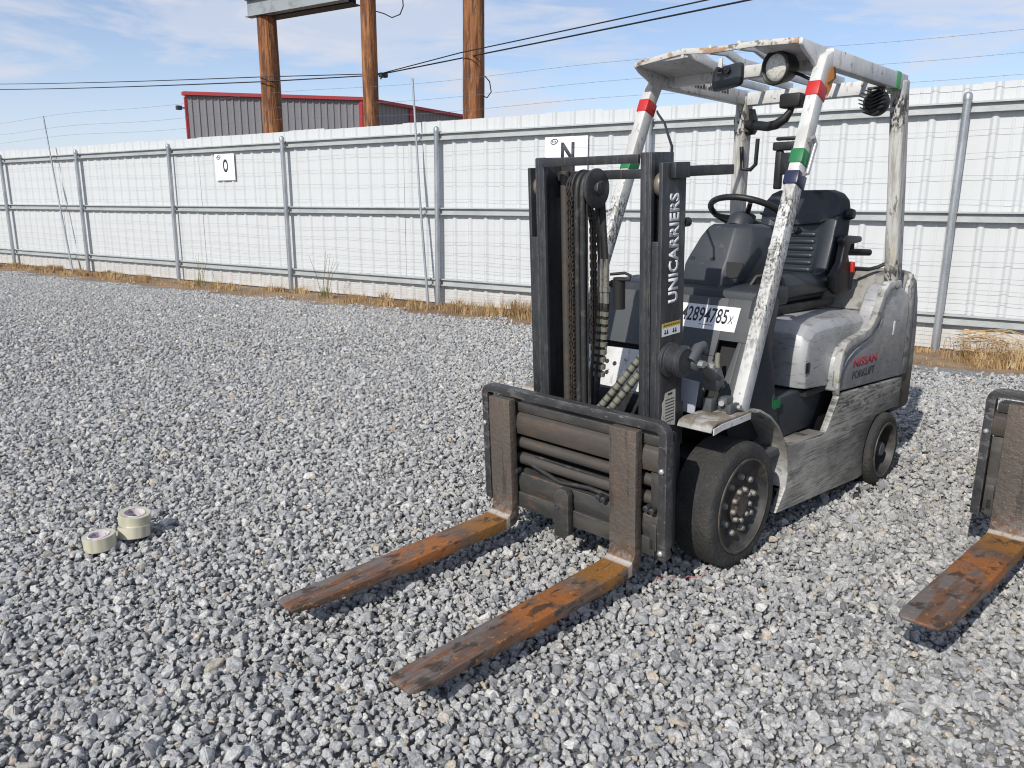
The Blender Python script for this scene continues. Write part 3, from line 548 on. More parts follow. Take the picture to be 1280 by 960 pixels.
def make_forklift():
    F = empty('forklift')
    # ---------------- wheels
    def wheel(cx, cz, yo, width, Rr, rimr, sgn, front):
        W = empty('wheel', F); c = V(cx, yo*sgn, cz); ax = (0, sgn, 0)
        mb = MB(); t = .014
        mb.lathe(c, ax, [(rimr, -.002), (rimr+.012, 0), (Rr-.03, 0), (Rr-.012, -.004), (Rr-.003, -.014), (Rr, -.03), (Rr+.001, -width/2), (Rr, -width+.03), (Rr-.006, -width+.01), (Rr-.03, -width), (rimr, -width), (rimr, -.002)], 64); mb.build('tyre', M['rubber'], W, smooth=50)
        mb = MB()
        if front: pr = [(rimr-.001, -.012), (rimr-.002, .002), (rimr-.010, .003), (rimr-.016, -.006), (rimr-.022, -.018), (rimr-.032, -.030), (rimr-.055, -.036), (.06, -.034), (0, -.034)]
        else: pr = [(rimr-.001, -.012), (rimr-.003, .002), (rimr-.014, .002), (rimr-.020, -.012), (rimr-.028, -.06), (.05, -.075), (0, -.075)]
        mb.lathe(c, ax, pr, 56); mb.build('rim', M['rim'], W, smooth=40)
        if front:
            mb = MB(); mb.lathe(c, ax, [(.078, -.036), (.076, -.020), (.066, -.017), (.05, -.015), (.047, -.008), (0, -.006)], 28); mb.build('hub', M['hubrust'], W, smooth=35)
            nm = MB(); nm.lathe((0, 0, 0), ax, [(.0145, -.004), (.0145, .012), (.010, .02), (0, .021)], 8); nme = nm.mesh('nut', M['nut'], smooth=40)
            for k in range(9): a = k*2*math.pi/9+.2; o = link('nut', nme, W); o.location = c+V(.120*math.cos(a), -.033*sgn, .120*math.sin(a))
            for k in range(9): a = k*2*math.pi/9+.5; o = link('nut', nme, W); o.location = c+V(.066*math.cos(a), -.019*sgn, .066*math.sin(a)); o.scale = (.85,)*3
        else:
            mb = MB(); mb.lathe(c, ax, [(.042, -.077), (.042, -.026), (.034, -.014), (0, -.012)], 24); mb.build('hub_cap', M['cowl'], W, smooth=40)
    for sg in (1, -1):
        wheel(0, .262, .512, .19, .267, .205, sg, True); wheel(-1.506, .175, .535, .14, .205, .157, sg, False)
    # ---------------- chassis side skirts, fenders, counterweight
    arc = [(-1.506+.226*math.cos(a), .175+.226*math.sin(a)) for a in [R(-26+k*13) for k in range(9)]]
    sk = [(-.315, .135), (-.395, .24), (-.405, .31), (-.375, .41), (-.345, .452), (-.40, .437), (-.735, .408), (-.775, .42), (-.80, .45), (-.895, .583), (-1.745, .540), (-1.735, .378), (-1.60, .381)]+arc[::-1][1:]+[(-1.245, .069)]
    for sg in (1, -1):
        mb = MB(); mb.pxz(sk, .47*sg, .503*sg); mb.build('side_skirt', M['skirt'], F, bevel=.006)
        # upper rear panel and its raised lip
        up_ = [(-.862, .600), (-.862, .70), (-.880, .765), (-.925, .812), (-1.0, .832), (-1.12, .842), (-1.205, .862), (-1.262, .905), (-1.30, .965), (-1.335, 1.03), (-1.40, 1.075), (-1.56, 1.075), (-1.70, 1.02), (-1.76, .94), (-1.752, .548), (-.9, .592)]
        mb = MB(); mb.pxz(up_, .40*sg, .492*sg); p = mb.build('rear_side_panel', M['silver'], F, bevel=.012, seg=3)
        mb = MB(); lip = up_[:12]; mb.loft([[(x+dx_, y_*sg, z+dz_) for dx_, y_, dz_ in ((.0, .47, .018), (0, .504, .016), (-.022, .506, -.022), (-.028, .47, -.026))] for x, z in lip]); mb.build('lip', M['fender'], p, bevel=.004)
        mb = MB(); lip2 = [(x-.075*(.3+.7*i/9), z-.05-.02*math.sin(i)) for i, (x, z) in enumerate(up_[1:9])]; mb.tube([(x, .4935*sg, z) for x, z in lip2], .006, 6); mb.build('crease', M['silver'], p, smooth=60)
        mb = MB(); mb.box(-1.566, -1.540, min(.493*sg, .4965*sg), max(.493*sg, .4965*sg), .80, .875); mb.build('slot', M['label_white'], p, bevel=.002)
        # fender
        fp = [(.268, .622), (.258, .642), (.23, .648), (-.02, .650), (-.10, .640), (-.19, .598), (-.27, .54), (-.335, .465), (-.378, .39), (-.398, .30), (-.392, .235)]
        rings = []
        for i, (x, z) in enumerate(fp):
            a = V(*(fp[min(i+1, len(fp)-1)][k]-fp[max(i-1, 0)][k] for k in (0, 1)), 0).normalized(); nx, nz_ = a.y, -a.x
            yo_ = .503 if i > 3 else .497
            yi_ = .345; rings.append([(x, yi_*sg, z), (x, yo_*sg, z), (x+nx*.012, yo_*sg, z+nz_*.012), (x+nx*.012, yi_*sg, z+nz_*.012)])
        mb = MB(); mb.loft(rings); fe = mb.build('fender', M['fender'], F, bevel=.004)
        mb = MB(); mb.loft([[(x+a_, y_*sg, z+b_) for a_, y_, b_ in ((0, .4975, -.022), (0, .5025, -.022), (0, .5025, .003), (0, .4975, .003))] for x, z in ((.262, .638), (.2, .646), (.05, .648), (-.02, .650))]); mb.build('flange', M['white'], fe)
    mb = MB(); cwp = [(-1.70, .33), (-1.70, 1.06), (-1.76, 1.135), (-1.84, 1.13), (-1.93, 1.085), (-1.985, .98), (-2.02, .83), (-2.035, .62), (-2.03, .36), (-2.0, .33)]
    rings = []
    for y, k in ((-.47, .90), (-.455, .955), (-.40, .99), (-.2, 1.0), (0, 1.0), (.2, 1.0), (.40, .99), (.455, .955), (.47, .90)):
        rings.append([(-1.70+(x+1.70)*(k if x < -1.71 else 1), y, .33+(z-.33)*(1-(1-k)*.35)) for x, z in cwp])
    mb.loft(rings); mb.build('counterweight', M['counter'], F, bevel=.012, seg=2)
    for sg in (1, -1):
        mb = MB(); mb.pxz([(-1.735, .545), (-1.725, 1.03), (-1.765, 1.115), (-1.80, 1.11), (-1.835, 1.02), (-1.86, .80), (-1.86, .545)], .462*sg, .487*sg)
        mb.build('rear_trim', M['fender'], F, bevel=.008)
    # chassis core
    mb = MB(); mb.box(-.60, .10, -.30, .30, .12, .44); mb.box(-1.72, -.60, -.40, .40, .14, .62); mb.cyl((0, -.33, .262), (0, .33, .262), .10, 20); mb.box(.02, .24, -.20, .20, .14, .56); mb.build('chassis', M['void'], F, bevel=.01)
    mb = MB(); mb.box(-.66, .0, -.47, .47, .39, .425); mb.build('floor_plate', M['cowl'], F, bevel=.005)
    mb = MB()
    mb.pxz([(-.36, .4255), (-.80, .4255), (-.885, .55), (-.885, .598), (-.64, .632), (-.36, .632)], -.415, .415); mb.build('step_well', M['dgrey'], F, bevel=.012, seg=3)
    mb = MB(); mb.pxz([(-.36, .428), (-.36, .436), (-.775, .418), (-.775, .408)], .4155, .5005); mb.build('step_tread', M['fender'], F, bevel=.002)
    # ---------------- hood
    hp = [(-.60, .645), (-.585, .80), (-.60, .90), (-.66, .945), (-.80, .955), (-1.2, .945), (-1.42, .93), (-1.70, .92), (-1.70, .60), (-1.0, .615)]
    rings = []
    for y, k in ((-.452, .70), (-.447, .86), (-.42, .955), (-.37, .99), (-.2, 1), (0, 1.01), (.2, 1), (.37, .99), (.42, .955), (.447, .86), (.452, .70)):
        rings.append([(x-(0.05*(1-k)/.3 if x > -.75 else 0), y, .615+(z-.615)*k if z > .7 else z) for x, z in hp])
    mb = MB(); mb.loft(rings); hood = mb.build('hood', M['silver'], F, bevel=.01, seg=2, smooth=48)
    mb = MB(); mb.box(-.584, -.580, .13, .185, .735, .79); mb.box(-.64, -.60, .4525, .4555, .72, .77); mb.build('latch', M['black'], hood, bevel=.003)
    mb = MB(); mb.box(-1.68, -.655, -.443, .443, .60, .628); mb.build('seal', M['void'], hood)
    mb = MB(); mb.hexa([(-1.42, -.44, .93), (-1.70, -.44, .93), (-1.70, .44, .93), (-1.42, .44, .93), (-1.58, -.43, 1.13), (-1.70, -.43, 1.13), (-1.70, .43, 1.13), (-1.58, .43, 1.13)]); mb.build('rear_deck', M['counter'], F, bevel=.02, seg=3)
    # ---------------- front cowl between the pillars
    a0, a1 = (.015, .640), (-.180, 1.085)
    def cp(y, t, off=0): return (a0[0]+(a1[0]-a0[0])*t+off*.916, y, a0[1]+(a1[1]-a0[1])*t+off*.40)
    mb = MB(); hole = [(.288, .57), (.30, .60), (.335, .615), (.385, .60), (.36, .30), (.335, .08), (.285, .10)]
    th = .018
    for y0, y1, t0, t1 in ((-.42, .282, .47, 1), (.282, .42, .62, 1), (.392, .42, .0, .62)):
        mb.hexa([cp(y0, t0, -th), cp(y1, t0, -th), cp(y1, t0), cp(y0, t0), cp(y0, t1, -th), cp(y1, t1, -th), cp(y1, t1), cp(y0, t1)])
    mb.hexa([cp(.12, 0, -th), cp(.282, 0, -th), cp(.282, 0), cp(.12, 0), cp(.12, .4695, -th), cp(.282, .4695, -th), cp(.282, .4695), cp(.12, .4695)])
    mb.prism([cp(.392, .62), cp(.392, .0), cp(.345, .0), cp(.375, .62)], Vector(cp(0, 0, -th))-Vector(cp(0, 0)))
    cow = mb.build('front_cowl', M['cowl'], F, bevel=.003)
    mb = MB(); mb.hexa([cp(-.40, -.05, .005), cp(.115, -.05, .005), cp(.115, -.05, .012), cp(-.40, -.05, .012), cp(-.40, .40, .005), cp(.115, .43, .005), cp(.115, .43, .012), cp(-.40, .40, .012)]); wp = mb.build('lower_cowl_plate', M['white'], F, bevel=.003)
    mb = MB(); d_ = Vector(cp(0, 0, 1))-Vector(cp(0, 0))
    for y, t in ((-.262, .17), (-.225, .155), (-.195, .25), (-.24, .26)): p = Vector(cp(y, t, .012)); mb.cyl(p, p+d_*.0012, .011, 14)
    mb.build('hole', M['ink'], wp)
    mb = MB(); mb.pxz([(-.10, .46), (-.03, .60), (-.225, 1.04), (-.36, 1.04), (-.36, .46)], -.38, .380); mb.build('cowl_interior', M['void'], F)
    mb = MB()
    for p_ in ([(-.03, .33, .87), (.0, .345, .84), (.01, .36, .79), (-.01, .375, .74)], [(-.02, .31, .83), (.01, .33, .81), (.02, .35, .77), (-.02, .37, .74)]): mb.tube(p_, .011, 8)
    mb.build('cowl_hose', M['sleeve'], F, smooth=50)
    mb = MB(); mb.pxz([(-.03, .655), (-.02, .70), (-.18, 1.09), (-.22, 1.115), (-.30, 1.115), (-.352, 1.07), (-.325, .95), (-.312, .86), (-.37, .69), (-.44, .50), (-.45, .428), (-.36, .428), (-.36, .45), (-.25, .58)], .385, .425); mb.pxz([(-.03, .655), (-.18, 1.09), (-.30, 1.115), (-.352, 1.07), (-.312, .86), (-.45, .428), (-.36, .45), (-.25, .58)], -.425, -.385); mb.build('side_cowl', M['dgrey'], F, bevel=.006)
    mb = MB(); mb.box(-.365, -.355, .384, .4265, .60, .66); mb.box(-.43, -.37, .4255, .4275, .59, .63); mb.build('green_mark', M['green_tape'], F, label='green paint mark low on the side cowl')
    # auction sticker with its number
    ex = Vector(cp(1, 0))-Vector(cp(0, 0)); ey = (Vector(cp(0, 1))-Vector(cp(0, 0))).normalized()
    q0 = Vector(cp(.062, .70, .001)); mb = MB(); st_w, st_h = .285, .108
    mb.hexa([q0+ex*a+ey*b+d_*c for c in (0, .0012) for a, b in ((0, 0), (st_w, 0), (st_w, st_h), (0, st_h))]); st = mb.build('number_sticker', M['label_white'], F)
    link('lettering', text_mesh('42894785', 'lettering', M['ink'], q0+ex*.012+ey*.030+d_*.0014, ex, ey, .225, .066, .0004, .012), st)
    link('lettering', text_mesh('X', 'lettering', M['ink'], q0+ex*.243+ey*.034+d_*.0014, ex, ey, .022, .034, .0004), st)
    mb = MB()
    for a in (.11, .128, .14, .152, .164): mb.hexa([q0+ex*(a+i)+ey*(.018+j)+d_*k for k in (.0013, .0016) for i, j in ((0, 0), (.010, 0), (.010, .003), (0, .003))])
    mb.build('small_print', M['ink'], st)
    # ---------------- dash hump, steering wheel
    mb = MB(); mb.hexa([(-.21, -.40, 1.05), (-.21, .415, 1.05), (-.45, .415, 1.05), (-.45, -.40, 1.05), (-.225, -.40, 1.115), (-.225, .415, 1.115), (-.45, .415, 1.13), (-.45, -.40, 1.13)]); mb.build('dash_shelf', M['dgrey'], F, bevel=.012, seg=3)
    mb = MB(); rr = []
    for z, x0, x1, ya, yb, ch in ((1.10, -.31, -.58, -.055, .205, .07), (1.205, -.345, -.60, -.064, .24, .09), (1.235, -.36, -.61, -.058, .252, .10), (1.33, -.40, -.62, -.022, .252, .10), (1.375, -.425, -.62, .002, .225, .075), (1.388, -.45, -.60, .012, .19, .05)):
        rr.append([(x0, ya+.012, z), (x0, yb-ch, z), (x0-ch*.6, yb-ch*.25, z), (x0-ch*1.3, yb, z), (x1, yb, z), (x1, ya, z), (x0-.03, ya, z)])
    mb.loft(rr); hump = mb.build('dash', M['dgrey'], F, bevel=.007, seg=2, smooth=26)
    mb = MB(); mb.prism([(-.3565, .155, 1.225), (-.40, .215, 1.22), (-.38, .21, 1.16), (-.345, .165, 1.15)], (.004, .003, 0)); mb.build('pocket', M['void'], hump)
    mb = MB()
    for y, x in ((-.022, -.3645), (.083, -.3645)): mb.cyl((x-.01, y, 1.228), (x+.009, y, 1.231), .012, 14)
    mb.build('screw_hole', M['ink'], hump)
    mb = MB(); mb.cyl((-.53, .10, 1.36), (-.57, .10, 1.415), .055, 24); mb.build('column_cover', M['dgrey'], hump, bevel=.008)
    sw = empty('steering_wheel', F); n_ = V(-.42, 0, .9).normalized(); cc = V(-.66, .075, 1.435); u_ = n_.cross(V(0, 1, 0)).normalized(); v_ = V(0, 1, 0)
    mb = MB(); mb.tube([cc+u_*(.175*math.cos(a))+v_*(.175*math.sin(a)) for a in [k*2*math.pi/48 for k in range(48)]], .0145, 12, closed=True); mb.build('ring', M['black'], sw, smooth=60)
    mb = MB(); mb.cyl(cc-n_*.05, cc-n_*.01, .045, 20); mb.cyl(cc-n_*.16, cc-n_*.05, .03, 16)
    for a in (.5, 2.6, 4.7): mb.tube([cc-n_*.03+(u_*math.cos(a)+v_*math.sin(a))*.03, cc-n_*.012+(u_*math.cos(a)+v_*math.sin(a))*.17], [.014, .010], 8)
    mb.build('spokes', M['black'], sw, smooth=45)
    mb = MB(); mb.tube([(-.58, .22, 1.30), (-.62, .30, 1.34), (-.64, .34, 1.36)], .008, 8); mb.lathe((-.64, .34, 1.36), (-.3, .7, .5), [(0, -.02), (.016, -.012), (.02, .004), (.014, .018), (0, .022)], 12); mb.build('direction_lever', M['black'], F, smooth=50)
    mb = MB(); mb.tube([(-.40, .25, 1.11), (-.42, .27, 1.16), (-.47, .31, 1.175), (-.52, .34, 1.15), (-.54, .35, 1.10)], .013, 8); mb.build('dash_cable', M['black'], F, smooth=50)
    # ---------------- seat
    S_ = empty('seat', F)
    def cushion(nm, rings, m_, par, sub=.02, seg=3): mb = MB(); mb.loft(rings); return mb.build(nm, m_, par, bevel=sub, seg=seg, smooth=60)
    mb = MB(); mb.box(-1.36, -.70, -.22, .24, .955, 1.0); mb.box(-1.30, -.74, -.19, .21, 1.0, 1.03); mb.build('seat_base', M['black'], S_, bevel=.012)
    rr = []
    for x, z0, z1, hw in ((-.655, 1.045, 1.10, .20), (-.68, 1.03, 1.135, .235), (-.80, 1.028, 1.155, .25), (-1.10, 1.028, 1.140, .25), (-1.30, 1.028, 1.135, .24)):
        rr.append([(x, -hw+.02, z0), (x, hw-.02, z0), (x, hw, (z0+z1)/2), (x, hw-.03, z1), (x, hw-.10, z1-.016), (x, -hw+.10, z1-.016), (x, -hw+.03, z1), (x, -hw, (z0+z1)/2)])
    cushion('cushion', [[(p[0], p[1]+.01, p[2]) for p in r_] for r_ in rr], M['vinyl'], S_, .016)
    rr = []
    for t, hw, dp in ((0, .225, .10), (.12, .245, .13), (.45, .25, .125), (.72, .25, .11), (.88, .235, .10), (.96, .205, .085), (1.0, .16, .06)):
        z = 1.10+.455*t; xf_ = -1.285-.085*t; q = .045*(1-t) if t < .75 else .012
        rr.append([(xf_-dp, -hw+.03, z), (xf_-dp*.6, -hw, z), (xf_+q*.9, -hw+.035, z), (xf_+q, -hw+.09, z), (xf_-.006, -hw+.135, z), (xf_-.006, hw-.135, z), (xf_+q, hw-.09, z), (xf_+q*.9, hw-.035, z), (xf_-dp*.6, hw, z), (xf_-dp, hw-.03, z)])
    bk = cushion('backrest', [[(p[0], p[1]+.015, p[2]) for p in r_] for r_ in rr], M['vinyl'], S_, .012)
    for k in range(6):
        z = 1.135+k*.037; mb = MB(); xq = -1.288-.085*((z-1.1)/.455); mb.lathe((xq-.0125, .015, z), (0, 1, 0), [(0, -.112), (.013, -.108), (.0185, -.09), (.0185, .09), (.013, .108), (0, .112)], 14); mb.build('channel', M['vinyl'], bk, smooth=60)
    mb = MB(); mb.tube([(-1.335, -.225+.015, 1.43), (-1.328, -.10, 1.385), (-1.325, .015, 1.375), (-1.328, .13, 1.385), (-1.335, .24, 1.43)], .006, 6); mb.build('seam', M['black'], bk, smooth=60)
    mb = MB(); mb.lathe((-1.385, .262, 1.43), (0, 1, 0), [(0, -.01), (.026, -.006), (.03, .01), (.024, .028), (0, .03)], 18); mb.build('knob', M['black'], bk, smooth=45)
    mb = MB(); mb.pxz([(-1.27, 1.02), (-1.20, 1.05), (-1.19, 1.12), (-1.27, 1.19), (-1.29, 1.27), (-1.27, 1.30), (-1.30, 1.325), (-1.50, 1.315), (-1.505, 1.285), (-1.37, 1.275), (-1.34, 1.23), (-1.40, 1.13), (-1.40, 1.02)], .258, .30); mb.build('armrest', M['black'], S_, bevel=.010, seg=3)
    mb = MB(); mb.tube([(-1.40, .285, 1.04), (-1.40, .29, 1.12), (-1.385, .295, 1.18)], .022, 8); mb.build('belt_stalk', M['black'], S_, smooth=50)
    mb = MB(); mb.hexa([(-1.375, .302, 1.13), (-1.405, .302, 1.13), (-1.405, .318, 1.13), (-1.375, .318, 1.13), (-1.365, .302, 1.185), (-1.395, .302, 1.185), (-1.395, .318, 1.185), (-1.365, .318, 1.185)]); mb.build('buckle', M['buckle'], S_, bevel=.005, label='red seat belt button')
    mb = MB(); mb.lathe((-1.24, .265, 1.09), (0, 1, 0), [(0, -.01), (.035, -.01), (.035, .025), (.02, .03), (0, .03)], 20); mb.build('hinge_cover', M['black'], S_, smooth=40)
    # tank bracket bars behind the seat
    mb = MB(); mb.cyl((-1.44, .22, 1.235), (-1.62, .30, 1.225), .018, 10); mb.cyl((-1.50, .25, 1.24), (-1.50, .25, 1.275), .012, 8); mb.cyl((-1.60, -.40, 1.20), (-1.62, .30, 1.225), .018, 10); mb.tube([(-1.45, .30, 1.145), (-1.52, .34, 1.14), (-1.55, .38, 1.155), (-1.57, .42, 1.18)], .010, 8); mb.box(-1.68, -1.63, .38, .44, 1.17, 1.22); mb.build('tank_bracket', M['black'], F, smooth=40)
    # ---------------- overhead guard
    G = empty('overhead_guard', F)
    for sg in (1, -1):
        pp = [V(-.005, .455*sg, .655), V(-.20, .447*sg, 1.145), V(-.36, .437*sg, 1.545), V(-.535, .427*sg, 1.98), V(-.575, .425*sg, 2.055), V(-.64, .425*sg, 2.082)]
        mb = MB(); mb.bar(pp, .052, .072); pil = mb.build('front_pillar', M['scuffed'], G, bevel=.008, seg=2)
        def band(nm, t0, t1, m_, lab, g=.0035):
            def at(z):
                for a, b in zip(pp[:-1], pp[1:]):
                    if a.z <= z <= b.z: return a.lerp(b, (z-a.z)/(b.z-a.z))
                return pp[-1]
            mb = MB(); mb.bar([at(t0), at(t1)], .052+2*g, .072+2*g); mb.build(nm, m_, pil, bevel=.006, label=lab)
        band('tape_band', 1.905, 1.965, M['red_tape'], 'red tape wrapped round the pillar'); band('tape_band', 1.63, 1.69, M['green_tape'], 'green tape wrapped round the pillar')
        if sg == 1:
            band('tape_band', 1.545, 1.60, M['navy'], 'dark blue tape wrapped round the pillar', .006)
            mb = MB(); y = .4535
            mb.prism([(-.575, y, 2.03), (-.545, y, 1.975), (-.565, y, 1.915), (-.60, y, 1.955), (-.625, y, 2.02), (-.61, y, 2.045)], (0, .0015, 0)); st2 = mb.build('orange_sticker', M['orange'], pil)
            mb = MB(); mb.tube([(-.61, y+.0015, 2.04), (-.628, y+.0015, 2.0), (-.60, y+.0015, 1.985), (-.565, y+.0015, 1.97)], .005, 6); mb.build('sticker_print', M['brown_print'], st2)
            mb = MB(); mb.tube([(-.40, .47, 1.735), (-.43, .475, 1.745), (-.452, .475, 1.72), (-.40, .475, 1.60), (-.37, .472, 1.598)], .0095, 10); mb.build('grab_handle', M['zinc'], pil, smooth=50)
            mb = MB(); mb.pxz([(-.225, 1.19), (-.20, 1.30), (-.29, 1.385), (-.325, 1.37), (-.33, 1.27), (-.275, 1.17)], .425, .452); mb.build('pillar_gusset', M['scuffed'], pil, bevel=.006)
        rp = [V(-1.555, .462*sg, 1.04), V(-1.50, .447*sg, 1.55), V(-1.462, .425*sg, 2.03), V(-1.455, .425*sg, 2.085)]
        mb = MB(); mb.bar(rp, .066, .095); mb.build('rear_pillar', M['rear_pillar'], G, bevel=.016, seg=3)
        mb = MB(); mb.bar([V(-.60, .425*sg, 2.078), V(-1.485, .425*sg, 2.068)], .054, .078); bm_ = mb.build('side_beam', M['white'], G, bevel=.008)
        if sg == 1:
            mb = MB(); mb.bar([V(-1.325, .425, 2.07), V(-1.385, .425, 2.0693)], .0585, .0825); mb.build('tape_band', M['lgreen_tape'], bm_, bevel=.006, label='light green tape at the rear end of the roof beam')
        else:
            mb = MB(); x = -.86
            for k in range(14): mb.box(x, x-.018 if k % 5 else x-.006, -.3975, -.3965, 2.07, 2.07+.014+.01*(k % 3 == 1)); x -= .027
            mb.build('decal_print', M['brown_print'], bm_)
        # visor corner plates
        ya, yb = (.20, .405) if sg == 1 else (.12, .405)
        mb = MB(); mb.hexa([(-.385, ya*sg, 2.118), (-.385, yb*sg, 2.112), (-.665, .42*sg, 2.085), (-.665, ya*sg, 2.085), (-.38, ya*sg, 2.136), (-.38, yb*sg, 2.13), (-.665, .42*sg, 2.125), (-.665, ya*sg, 2.13)]); mb.build('visor_plate', M['white'], G, bevel=.004)
        mb = MB(); mb.pxz([(-.383, 2.108), (-.42, 2.085), (-.50, 2.055), (-.56, 2.015), (-.60, 2.06), (-.66, 2.09), (-.66, 2.122), (-.383, 2.132)], .398*sg, .416*sg); mb.build('visor_cheek', M['white'], G, bevel=.004)
    mb = MB(); mb.loft([[(x-.007, y, z-.012), (x+.007, y, z-.012), (x+.007, y, z+.012), (x-.007, y, z+.012)] for x, y, z in ((-.385, -.40, 2.120), (-.38, -.14, 2.145), (-.38, 0, 2.131), (-.38, .22, 2.132), (-.385, .40, 2.122))]); mb.build('front_bar', M['rust_white'], G, bevel=.003)
    mb = MB(); mb.box(-.70, -.645, -.397, .397, 2.045, 2.10); mb.build('cross_beam', M['white'], G, bevel=.006); mb = MB(); mb.box(-1.49, -1.42, -.39, .39, 2.025, 2.095); mb.build('cross_beam', M['white'], G, bevel=.006)
    for y in (-.285, -.145, -.005, .135, .275):
        pts_ = [V(-.375, y, 2.135), V(-.52, y, 2.145), V(-.66, y, 2.115), V(-1.46, y, 2.105)] if -.2 < y < .2 else [V(-.66, y, 2.118), V(-1.46, y, 2.105)]
        mb = MB(); mb.bar(pts_, .016, .038); mb.build('roof_bar', M['white'], G, bevel=.003)
    # lamps, mirror, small fittings
    Lp = empty('work_lamp', F); c = V(-.485, .255, 2.045); ax = V(.96, -.22, -.1)
    mb = MB(); mb.lathe(c, ax, [(0, -.10), (.045, -.098), (.06, -.07), (.070, -.01), (.072, .006), (.066, .010), (.058, .004), (.056, -.002)], 32); mb.build('housing', M['black'], Lp, smooth=40)
    mb = MB(); mb.lathe(c, ax, [(.057, -.004), (.05, .004), (.03, .009), (0, .011)], 28); mb.build('lens', M['lens'], Lp, smooth=60)
    mb = MB(); mb.tube([c-ax*.05+V(0, 0, .06), (-.53, .27, 2.115)], .012, 8); mb.build('bracket', M['black'], Lp)
    mb = MB(); mb.tube([(-.55, .30, 2.03), (-.545, .34, 2.015), (-.54, .37, 2.0), (-.545, .40, 1.985)], .007, 8); mb.build('lamp_cable', M['black'], Lp, smooth=60)
    Mi = empty('mirror', F); mb = MB()
    rr = [[(x, -.012+.083*math.copysign(abs(math.cos(a))**.35, math.cos(a))*k, 2.043+.052*math.copysign(abs(math.sin(a))**.35, math.sin(a))*k) for a in [2*math.pi*q/32 for q in range(32)]] for x, k in ((-.565, .90), (-.56, 1), (-.548, 1), (-.54, .93), (-.535, .7))]
    rr = [[(p[0]+.12*(p[1]), p[1], p[2]+.10*(p[1])) for p in r_] for r_ in rr]; mb.loft(rr); mb.build('mirror_shell', M['mirror_back'], Mi, smooth=40)
    mb = MB(); mb.box(-.545, -.535, -.055, -.035, 2.06, 2.125); mb.build('bracket', M['white'], Mi, bevel=.002)
    mb = MB(); mb.cyl((-.535, -.045, 2.075), (-.515, -.045, 2.075), .011, 10); mb.cyl((-.54, .0, 2.07), (-.515, .0, 2.068), .016, 12); mb.cyl((-.52, -.045, 2.075), (-.52, .0, 2.068), .008, 8); mb.build('clamp', M['black'], Mi, smooth=40)
    Rl = empty('rear_lamp', F); c = V(-1.26, .385, 1.962); mb = MB()
    mb.lathe(c, (1, 0, 0), [(0, .028), (.04, .024), (.058, .0), (.062, -.03), (.055, -.05), (0, -.052)], 28); mb.build('housing', M['black'], Rl, smooth=40)
    for k in range(-3, 4):
        mb = MB(); z = c.z+k*.017; hw = math.sqrt(max(.062**2-(k*.017)**2, .0004)); mb.prism([(c.x+.022, c.y-hw, z+.022*(hw/.062)-.01), (c.x+.022, c.y, z-.012), (c.x+.022, c.y+hw, z+.022*(hw/.062)-.01), (c.x+.022, c.y+hw, z+.022*(hw/.062)-.004), (c.x+.022, c.y, z-.006), (c.x+.022, c.y-hw, z+.022*(hw/.062)-.004)], (.024, 0, 0)); mb.build('fin', M['black'], Rl)
    mb = MB(); mb.box(-1.275, -1.255, .345, .36, 1.985, 2.035); mb.box(-1.275, -1.255, .41, .425, 1.985, 2.035); mb.box(-1.28, -1.25, .345, .425, 2.025, 2.036); mb.build('bracket', M['cowl'], Rl, bevel=.003)
    mb = MB(); mb.tube([(-1.45, -.39, 1.925), (-1.40, -.24, 1.90), (-1.38, -.18, 1.905), (-1.38, -.13, 1.935), (-1.39, -.11, 1.97), (-1.39, -.10, 2.0)], [.026, .026, .026, .024, .018, .016], 12); arm = mb.build('camera_arm', M['black'], F, smooth=50)
    mb = MB(); mb.box(-1.43, -1.35, -.16, -.04, 1.985, 2.06); mb.build('arm_box', M['black'], arm, bevel=.012, seg=3)
    mb = MB(); mb.lathe((-1.49, -.425, 1.93), (.1, 0, 1), [(.054, -.06), (.066, -.04), (.060, -.01), (.068, .02), (.060, .05), (.052, .08)], 14); mb.build('plastic_wrap', M['black'], F)
    mb = MB(); mb.tube([(-1.425, -.405, 1.80), (-1.415, -.385, 1.675), (-1.415, -.335, 1.672), (-1.415, -.305, 1.70), (-1.415, -.302, 1.84)], .012, 10); mb.build('hand_hook', M['black'], F, smooth=50)
    mb = MB(); mb.box(-.47, -.43, .295, .40, 1.70, 1.735); mb.box(-.47, -.44, .305, .335, 1.54, 1.70); mb.box(-.46, -.43, .335, .40, 1.60, 1.69); mb.box(-.45, -.425, .31, .40, 1.74, 1.755); mb.build('display_mount', M['black'], F, bevel=.006)
    mb = MB(); mb.tube([(-.575, -.405, 1.925), (-.45, -.315, 1.90), (-.34, -.23, 1.875), (-.11, -.04, 1.81), (.08, .11, 1.74), (.17, .19, 1.69), (.20, .21, 1.64)], .0055, 8); mb.build('guard_cable', M['black'], F, smooth=60)
    # ---------------- fittings beside the mast, above the axle
    mb = MB(); mb.lathe((.345, .335, .90), (0, 1, 0), [(0, 0), (.066, 0), (.066, .012), (.057, .016), (.057, .055), (.061, .059), (.061, .07), (.052, .08), (0, .082)], 28); bo = mb.build('tilt_pivot', M['steel'], F, smooth=35)
    mb = MB(); mb.tube([(.315, .415, .90), (.275, .42, .945), (.245, .42, .95), (.225, .42, .925)], [.022, .022, .020, .012], 10); mb.lathe((.285, .415, .888), (0, 1, 0), [(0, -.02), (.030, -.02), (.030, .012), (.022, .018), (0, .018)], 20); mb.build('clevis', M['cowl'], bo, smooth=40)
    mb = MB(); mb.cyl((.285, .433, .888), (.285, .455, .888), .014, 6); mb.cyl((.20, .42, .865), (.20, .45, .865), .012, 6); mb.build('pin', M['zinc'], bo)
